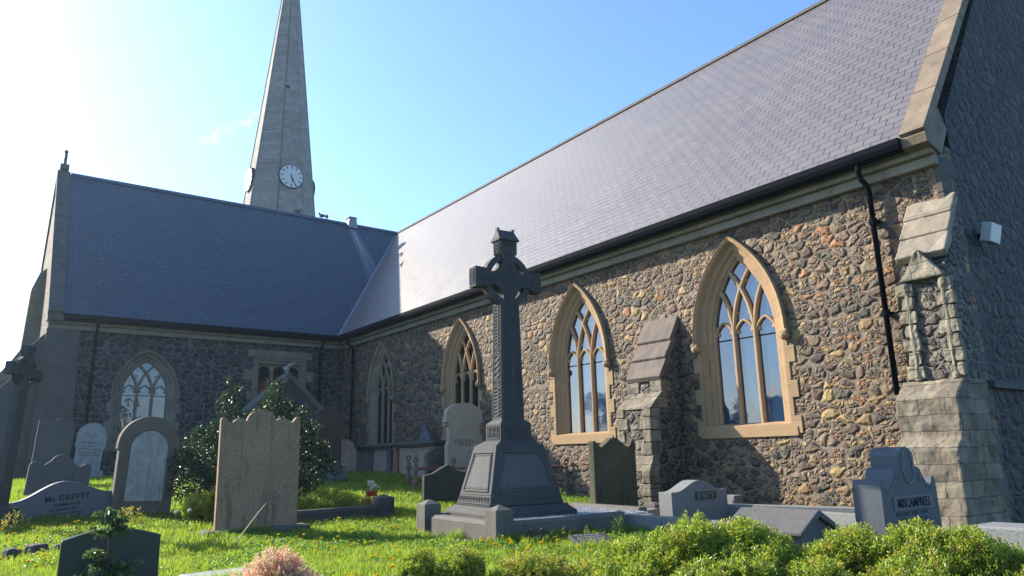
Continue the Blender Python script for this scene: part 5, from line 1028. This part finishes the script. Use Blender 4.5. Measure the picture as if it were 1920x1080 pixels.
# young holly sapling before the dark slab
t = empty('holly_sapling', (0.98, 7.15, 0.0), 0, 'spindly young holly sapling growing behind and over the dark polished headstone', 'sapling')
t.location = (0.93, 6.45, 0.0)
m = MB(); m.tube([(0, 0, -0.05), (0.01, 0, 0.3), (0.0, 0, 0.5), (0.01, 0, 0.72)], [0.012, 0.010, 0.008, 0.004], 6)
tips = []
for i in range(26):
    z = random.choice([random.uniform(0.12, 0.38), random.uniform(0.5, 0.68)]); a = random.uniform(0, 6.28); L = random.uniform(0.08, 0.26 if z < 0.4 else 0.14); e = Vector((math.cos(a) * L, math.sin(a) * L * 0.7, z + 0.06)); m.tube([(0, 0, z), e], [0.004, 0.002], 4); tips.append((Vector((0, 0, z)), e))
m.build('stem', M['bark'], t)
P = []; D = []
for s0, e in tips:
    for _ in range(46): q = s0.lerp(e, random.uniform(0.3, 1.05)); P.append(q + Vector((random.gauss(0, 0.012), random.gauss(0, 0.012), random.gauss(0, 0.012)))); D.append((random.gauss(0, 1), random.gauss(0, 1), random.gauss(0.3, 1)))
leaf_mesh('foliage', np.array([tuple(p) for p in P]), unit(np.array(D)), 0.042, 0.026, M['holly2'], t)
# leafy weeds
def weed(x, y, h, label, n=1, mat='bluelf', spread=0.08, name='weed', lf=0.06, z=None, cat='weed', group=None):
    z = ground_z(x, y) if z is None else z; t = empty(name, (x, y, z), 0, label, cat, group); m = MB(); P = []; D = []
    for i in range(n):
        bx, by = random.gauss(0, spread), random.gauss(0, spread); hh = h * random.uniform(0.6, 1.0); lx, ly = random.gauss(0, 0.05), random.gauss(0, 0.05)
        m.tube([(bx, by, -0.03), (bx + lx, by + ly, hh)], [0.005, 0.002], 4)
        for k in range(int(hh / 0.016)):
            f = (k + 1) / (hh / 0.016); a = k * 2.4; P.append((bx + lx * f, by + ly * f, hh * f)); D.append((math.cos(a), math.sin(a), 0.5 + f))
    m.build('stem', M['weed'], t); leaf_mesh('leaves', np.array(P), unit(np.array(D)), lf, lf * 0.22, M[mat], t); return t
weed(6.75, 6.95, 0.27, 'leafy willowherb clump between the tablet and the granite kerb post', 9, spread=0.06)
weed(7.25, 6.6, 0.26, 'single willowherb stem in front of the granite kerb', 2, spread=0.04); weed(7.0, 6.75, 0.17, 'small willowherb stems beside the square granite kerb post', 2, spread=0.04)
weed(6.3, 6.9, 0.16, 'short leafy weeds behind the fallen tablet', 5, spread=0.1); weed(5.0, 7.35, 0.13, 'low leafy weeds at the foot of the left kerb rail', 4, spread=0.12)
weed(8.2, 13.1, 0.14, 'low weeds at the foot of the flaking slate headstone', 4, spread=0.2)
weed(9.6, 12.0, 0.30, 'straggling brown-tipped weeds below the right end of the railing', 12, 'weed', 0.2); weed(2.0, 13.2, 0.25, 'yellowing ragged weeds at the right foot of the McGREVEY stone', 14, 'hebeY', 0.16)
weed(0.62, 13.0, 0.3, 'yellow-green weeds at the left foot of the McGREVEY stone', 12, 'hebeY', 0.12)
t = hebe('ground_shrub', [(3.25, 12.75, 0.22, 0.34, 0.3, 0.26), (3.5, 12.6, 0.12, 0.25, 0.25, 0.2)], 1500, 'low sunlit yellow-green shrub between the arched and the sandstone headstones', lsz=0.04, yel=0.25)
t = hebe('ground_shrub', [(5.5, 13.3, 0.20, 0.45, 0.5, 0.2), (5.0, 13.0, 0.12, 0.5, 0.4, 0.18), (5.9, 13.0, 0.1, 0.4, 0.4, 0.14)], 1800, 'sunlit creeping plants inside the dark kerb beside the holly bush', lsz=0.04, yel=0.1)
# ------------------------------------------------------------------ grass
SKIP = [(5.2, 8.3, 7.4, 9.9), (0.4, 1.5, 6.68, 6.82), (7.4, 9.9, 7.5, 8.0), (2.8, 4.1, 10.8, 11.2), (8.2, 9.6, 4.2, 4.7), (6.5, 7.8, 4.4, 5.4), (1.9, 3.1, 14.1, 14.4), (1.6, 2.6, 6.75, 7.15)]
def scatter(n, y0, y1, xl, xr, power=1.0):
    y = y0 + (y1 - y0) * RNG.random(n) ** power; x = xl(y) + (xr(y) - xl(y)) * RNG.random(n); ok = np.ones(n, bool)
    for a, b, c, d in SKIP: ok &= ~((x > a) & (x < b) & (y > c) & (y < d))
    return x[ok], y[ok]
def grass_part(n, y0, y1, xl, xr, h, wd):
    x, y = scatter(n, y0, y1, xl, xr) if n else (TX, TYs); n = len(x)
    lump = np.array([noise.noise(Vector((a * 1.7, b * 1.7, 0))) + 0.6 * noise.noise(Vector((a * 5, b * 5, 4))) for a, b in zip(x, y)])
    H = h * (0.75 + 0.55 * lump) * RNG.uniform(0.55, 1.35, n); H = np.clip(H, 0.02, None); z = gz_np(x, y) - 0.01
    az = RNG.random(n) * 6.283; lean = RNG.uniform(0.1, 0.75, n) * H; dx, dy = np.cos(az) * lean, np.sin(az) * lean; sa = RNG.random(n) * 6.283; sx, sy = np.cos(sa) * wd / 2, np.sin(sa) * wd / 2
    P = np.stack([x, y, z], 1); o = np.stack([sx, sy, 0 * sx], 1); mid = P + np.stack([dx * 0.35, dy * 0.35, H * 0.6], 1); tip = P + np.stack([dx, dy, H], 1)
    V = np.stack([P - o, P + o, mid + o * 0.8, mid - o * 0.8, tip], 1).reshape(-1, 3); return V, n
def grass(name, parts, label):
    Vs = []; nn = 0
    for p in parts: V, n = grass_part(*p); Vs.append(V); nn += n
    V = np.concatenate(Vs); i = np.arange(nn)[:, None] * 5; Q = (i + [0, 1, 2, 3]); T = (i + [3, 2, 4]); loops = np.concatenate([Q, T], 1).reshape(-1)
    me = bpy.data.meshes.new(name); me.vertices.add(len(V)); me.vertices.foreach_set('co', V.astype(np.float32).ravel()); me.loops.add(len(loops)); me.loops.foreach_set('vertex_index', loops.astype(np.int32))
    me.polygons.add(2 * nn); st = (np.arange(nn)[:, None] * 7 + [0, 4]).reshape(-1); me.polygons.foreach_set('loop_start', st.astype(np.int32)); me.materials.append(M['grass']); me.update(calc_edges=True); me.validate()
    o = bpy.data.objects.new(name, me); COL.objects.link(o); tag(o, label, 'grass', kind='stuff')
xl = lambda y: 0.0 * y - 0.2; xr = lambda y: np.minimum(11.4, 1.15 * y + 0.5)
TUFT = [(3.44, 10.75, 1.5), (2.47, 14.0, 1.2), (1.34, 13.95, 1.7), (1.52, 17.9, 1.2), (0.99, 6.65, 0.8), (7.98, 13.1, 1.0), (9.27, 9.5, 0.9), (4.9, 11.5, 2.2), (5.36, 7.35, 0.6), (5.2, 8.3, 0.3), (6.3, 7.35, 2.0), (9.1, 18.7, 3.0), (10.3, 20.0, 1.5), (2.12, 6.7, 1.0), (5.9, 6.35, 0.6), (5.5, 7.0, 0.5)]
def tufts():
    xs = []; ys = []
    for x, y, w_ in TUFT:
        n = int(w_ * 900); xs.append(x + (RNG.random(n) - 0.5) * w_); ys.append(y + RNG.normal(size=n) * 0.05)
    return np.concatenate(xs), np.concatenate(ys)
TX, TYs = tufts()
grass('grass', [(90000, 5.0, 9.5, lambda y: 0.02 * y, lambda y: np.minimum(9.5, 1.05 * y), 0.085, 0.006), (75000, 9.5, 15, xl, xr, 0.10, 0.009), (55000, 15, 26.5, xl, xr, 0.13, 0.014), (12000, 2.0, 7, lambda y: 0 * y + 5.5, lambda y: 0 * y + 11.3, 0.09, 0.008), (14000, 8.0, 16, lambda y: 0 * y - 3.5, lambda y: 0 * y, 0.10, 0.01), (0, 0, 0, None, None, 0.15, 0.006)], 'bright green rough grass covering the churchyard')
# broad-leaved clover, daisies' rosettes and plantain in patches
def clover():
    x, y = scatter(60000, 5.2, 15, lambda y: 0.0 * y, lambda y: np.minimum(11, 1.05 * y))
    f = np.array([noise.noise(Vector((a * 1.1, b * 1.1, 21))) + 0.5 * noise.noise(Vector((a * 4, b * 4, 2))) for a, b in zip(x, y)]); k = f > 0.12; x, y = x[k], y[k]; n = len(x)
    P = np.stack([x, y, gz_np(x, y) + RNG.uniform(0.02, 0.085, n)], 1); D = unit(RNG.normal(size=(n, 3)) * [1, 1, 0.35] + [0, 0, 0.25]); o = leaf_mesh('clover', P, D, RNG.uniform(0.025, 0.05, n), 0.024, M['clover']); tag(o, 'patches of broad-leaved clover and weeds among the grass', 'clover', kind='stuff')
    x, y = scatter(9000, 5.2, 14, lambda y: 0.0 * y, lambda y: np.minimum(11, 1.05 * y)); n = len(x)
    P = np.stack([x, y, gz_np(x, y) + 0.01], 1); D = unit(RNG.normal(size=(n, 3)) * [1, 1, 0.5] + [0, 0, 0.6]); o = leaf_mesh('dry_grass', P, D, RNG.uniform(0.07, 0.16, n), 0.004, M['dead']); tag(o, 'withered straw-coloured grass stalks scattered in the lawn', 'dry grass', kind='stuff')
clover()
# dandelions
def dandelion_mesh():
    P = []; D = []
    for i in range(46): a = i * 2.4; r = math.sqrt(i / 46); P.append((0.002 * math.cos(a), 0.002 * math.sin(a), 0.0)); D.append((math.cos(a) * r, math.sin(a) * r, 0.25 + 0.9 * (1 - r)))
    return np.array(P), unit(np.array(D))
dP, dD = dandelion_mesh()
def dandelion(first=None):
    t = empty('dandelion', (0, 0, 0)); t['label'] = 'yellow dandelion flower on a short stem in the grass'; t['category'] = 'dandelion'; t['group'] = 'dandelions dotted through the grass'
    leaf_mesh('flower_head', dP + [0, 0, 0.11], dD, 0.024, 0.007, M['yel'], t); m = MB(); m.tube([(0, 0, -0.02), (0.004, 0, 0.11)], 0.0025, 4); m.build('stem', M['weed'], t); return t
proto = dandelion(); spots = []
while len(spots) < 190:
    y = random.uniform(5.6, 9.5) if random.random() < 0.62 else random.uniform(9.5, 14.5); x = random.uniform(0.05 * y, min(9.5, 0.95 * y))
    if any(a < x < b and c < y < d for a, b, c, d in SKIP): continue
    if noise.noise(Vector((x * 0.8, y * 0.8, 9))) < -0.12 or (2.7 < x < 6 and 12.2 < y): continue
    spots.append((x, y))
spots += [(0.25 + random.random() * 1.3, random.uniform(8.5, 13)) for _ in range(45)] + [(random.uniform(4.5, 5.3), random.uniform(6.5, 7.4)) for _ in range(12)]
for i, (x, y) in enumerate(spots):
    if i == 0: o = proto
    else:
        o = proto.copy(); COL.objects.link(o)
        for ch in proto.children: c = ch.copy(); COL.objects.link(c); c.parent = o
    s = random.uniform(0.8, 1.15); o.location = (x, y, ground_z(x, y)); o.rotation_euler = (random.uniform(-0.3, 0.3), random.uniform(-0.3, 0.3), random.uniform(0, 6)); o.scale = (s, s, random.uniform(0.8, 1.15))
# seed heads
def seedhead(x, y, h, lab):
    z = ground_z(x, y); t = empty('seed_head', (x, y, z), 0, lab, 'seed head'); m = MB(); m.tube([(0, 0, 0), (0.01, 0, h)], 0.004, 5); m.build('stem', M['weed'], t)
    d = unit(RNG.normal(size=(220, 3))); leaf_mesh('fluff', d * 0.004 + [0.01, 0, h], d, 0.028, 0.004, M['fluff'], t)
seedhead(2.35, 11.0, 0.36, 'white dandelion clock on a tall stem, left of a pair by the sandstone headstone'); seedhead(2.52, 11.0, 0.37, 'white dandelion clock on a tall stem, right of a pair by the sandstone headstone')
m = MB(); m.tube([(2.72, 9.6, 0.05), (2.85, 9.7, 0.12), (3.15, 9.9, 0.42), (3.24, 9.95, 0.5)], [0.006, 0.006, 0.005, 0.003], 5); tag(m.build('dead_stalk', M['pale']), 'single bare bent stalk leaning in front of the sandstone headstone', 'stalk')

# ------------------------------------------------------------------ surroundings seen only as reflections, and a far wall
def tree(x, y, h, label, leaves=9000, sp=2.4, mat='holly'):
    t = empty('tree', (x, y, 0), 0, label, 'tree'); m = MB(); m.tube([(0, 0, -0.2), (0.1, 0, h * 0.35), (0, 0.1, h * 0.7)], [0.28, 0.2, 0.08], 8)
    for i in range(40):
        a = random.uniform(0, 6.28); z0 = h * random.uniform(0.25, 0.65); e = Vector((math.cos(a) * sp * random.uniform(0.5, 1), math.sin(a) * sp * random.uniform(0.5, 1), z0 + h * random.uniform(0.1, 0.35))); m.tube([(0, 0, z0), e * 0.5 + Vector((0, 0, z0 * 0.5 + 0.2)), e], [0.09, 0.05, 0.015], 5)
    m.build('trunk', M['bark'], t)
    bls = [(random.gauss(0, sp * 0.4), random.gauss(0, sp * 0.4), h * random.uniform(0.45, 0.92), sp * 0.42, sp * 0.42, sp * 0.34) for _ in range(14)]
    P, N = blob_points(bls, leaves, 0.6); D = unit(N + RNG.normal(size=P.shape)); leaf_mesh('crown', P, D, 0.16, 0.09, M[mat], t)
def house(x, y, rz, w_, d_, h, label):
    t = empty('house', (x, y, 0), rz, label, 'house'); m = MB(); m.box((0, 0, h / 2), (w_, d_, h)); m.add([(-w_ / 2, -d_ / 2, h), (-w_ / 2, d_ / 2, h), (-w_ / 2, 0, h + d_ * 0.36), (w_ / 2, -d_ / 2, h), (w_ / 2, d_ / 2, h), (w_ / 2, 0, h + d_ * 0.36)], [(0, 1, 2), (3, 5, 4)]); m.build('wall', M['brick'], t)
    m = MB(); slab(m, [(-w_ / 2 - 0.2, -d_ / 2 - 0.3, h - 0.1), (w_ / 2 + 0.2, -d_ / 2 - 0.3, h - 0.1), (w_ / 2 + 0.2, 0, h + d_ * 0.37), (-w_ / 2 - 0.2, 0, h + d_ * 0.37)]); slab(m, [(-w_ / 2 - 0.2, d_ / 2 + 0.3, h - 0.1), (w_ / 2 + 0.2, d_ / 2 + 0.3, h - 0.1), (w_ / 2 + 0.2, 0, h + d_ * 0.37), (-w_ / 2 - 0.2, 0, h + d_ * 0.37)]); m.build('roof', M['slateT'], t)
    m = MB()
    for k in range(3): m.box((-w_ / 2 + w_ * (k + 0.5) / 3, -d_ / 2, h * 0.65), (1.0, 0.1, 1.3)); m.box((w_ / 2, -d_ / 2 + d_ * (k + 0.5) / 3, h * 0.65), (0.1, 1.0, 1.3))
    m.build('window', M['dial'], t); m = MB(); m.box((w_ * 0.35, 0, h + d_ * 0.4), (0.7, 0.9, 1.6)); m.build('chimney', M['brick'], t)
house(-26, 27, R(-60), 12, 7, 5.0, 'brick house with slate roof mirrored in the nearest church window')
tree(-17, 41, 6.6, 'leafy tree mirrored in the second church window from the right')
tree(6.0, -13, 8.5, 'tree behind the viewer mirrored in the transept window', 6000, 3.0)
m = MB(); m.box((0, 0, 1.9), (5, 0.4, 3.8)); o = m.build('boundary_wall', M['rub2']); o.location = (-0.6, 40, 0.5); tag(o, 'distant rubble boundary wall at the extreme left edge', 'wall')

# a wisp of cloud left of the spire
def m_cloud():
    t = NT('cloud_wisp'); t.t.nodes.remove(t.p); pv = t.n('VolumePrincipled'); v = t.obj()
    d = t.mapr(t.noise(0.055, t.vmul(v, (1, 0.5, 1.6)), 5, 0.65), 0.50, 0.75, 0, 0.022); L = t.n('VectorMath', operation='LENGTH'); t.set(L.inputs[0], t.vmul(v, (1 / 34, 1 / 30, 1 / 15)))
    d = t.math('MULTIPLY', d, t.mapr(L.outputs['Value'], 0.35, 1.0, 1, 0)); t.set(pv.inputs['Density'], d); pv.inputs['Color'].default_value = (1, 1, 1, 1); pv.inputs['Anisotropy'].default_value = 0.3; t.set(t.out.inputs['Volume'], pv.outputs[0]); return t.m
for nm, c, q in (('cloud', (0.202, 0.893, 0.402), 1.0), ('cloud', (0.237, 0.872, 0.425), 0.8)):
    m = MB(); m.ball((0, 0, 0), 1.0, 16, (34 * q, 30 * q, 15 * q)); o = m.build(nm, m_cloud(), smooth=True); o.location = [k * 1200 for k in c]; o.rotation_euler = (0, R(-25), 0)
    tag(o, kind='structure')

# thin air volume added to imitate veiling glare over the far wing
t = NT('glare_air'); t.t.nodes.remove(t.p); pv = t.n('VolumePrincipled'); pv.inputs['Density'].default_value = 0.0005; pv.inputs['Color'].default_value = (0.62, 0.82, 1.0, 1); pv.inputs['Anisotropy'].default_value = 0.55; t.set(t.out.inputs['Volume'], pv.outputs[0])
m = MB(); m.box((5, 20, 21.5), (130, 150, 47)); o = m.build('glare_haze', t.m); tag(o, 'added thin veil of bright air standing in for glare', 'glare_haze', kind='stuff')
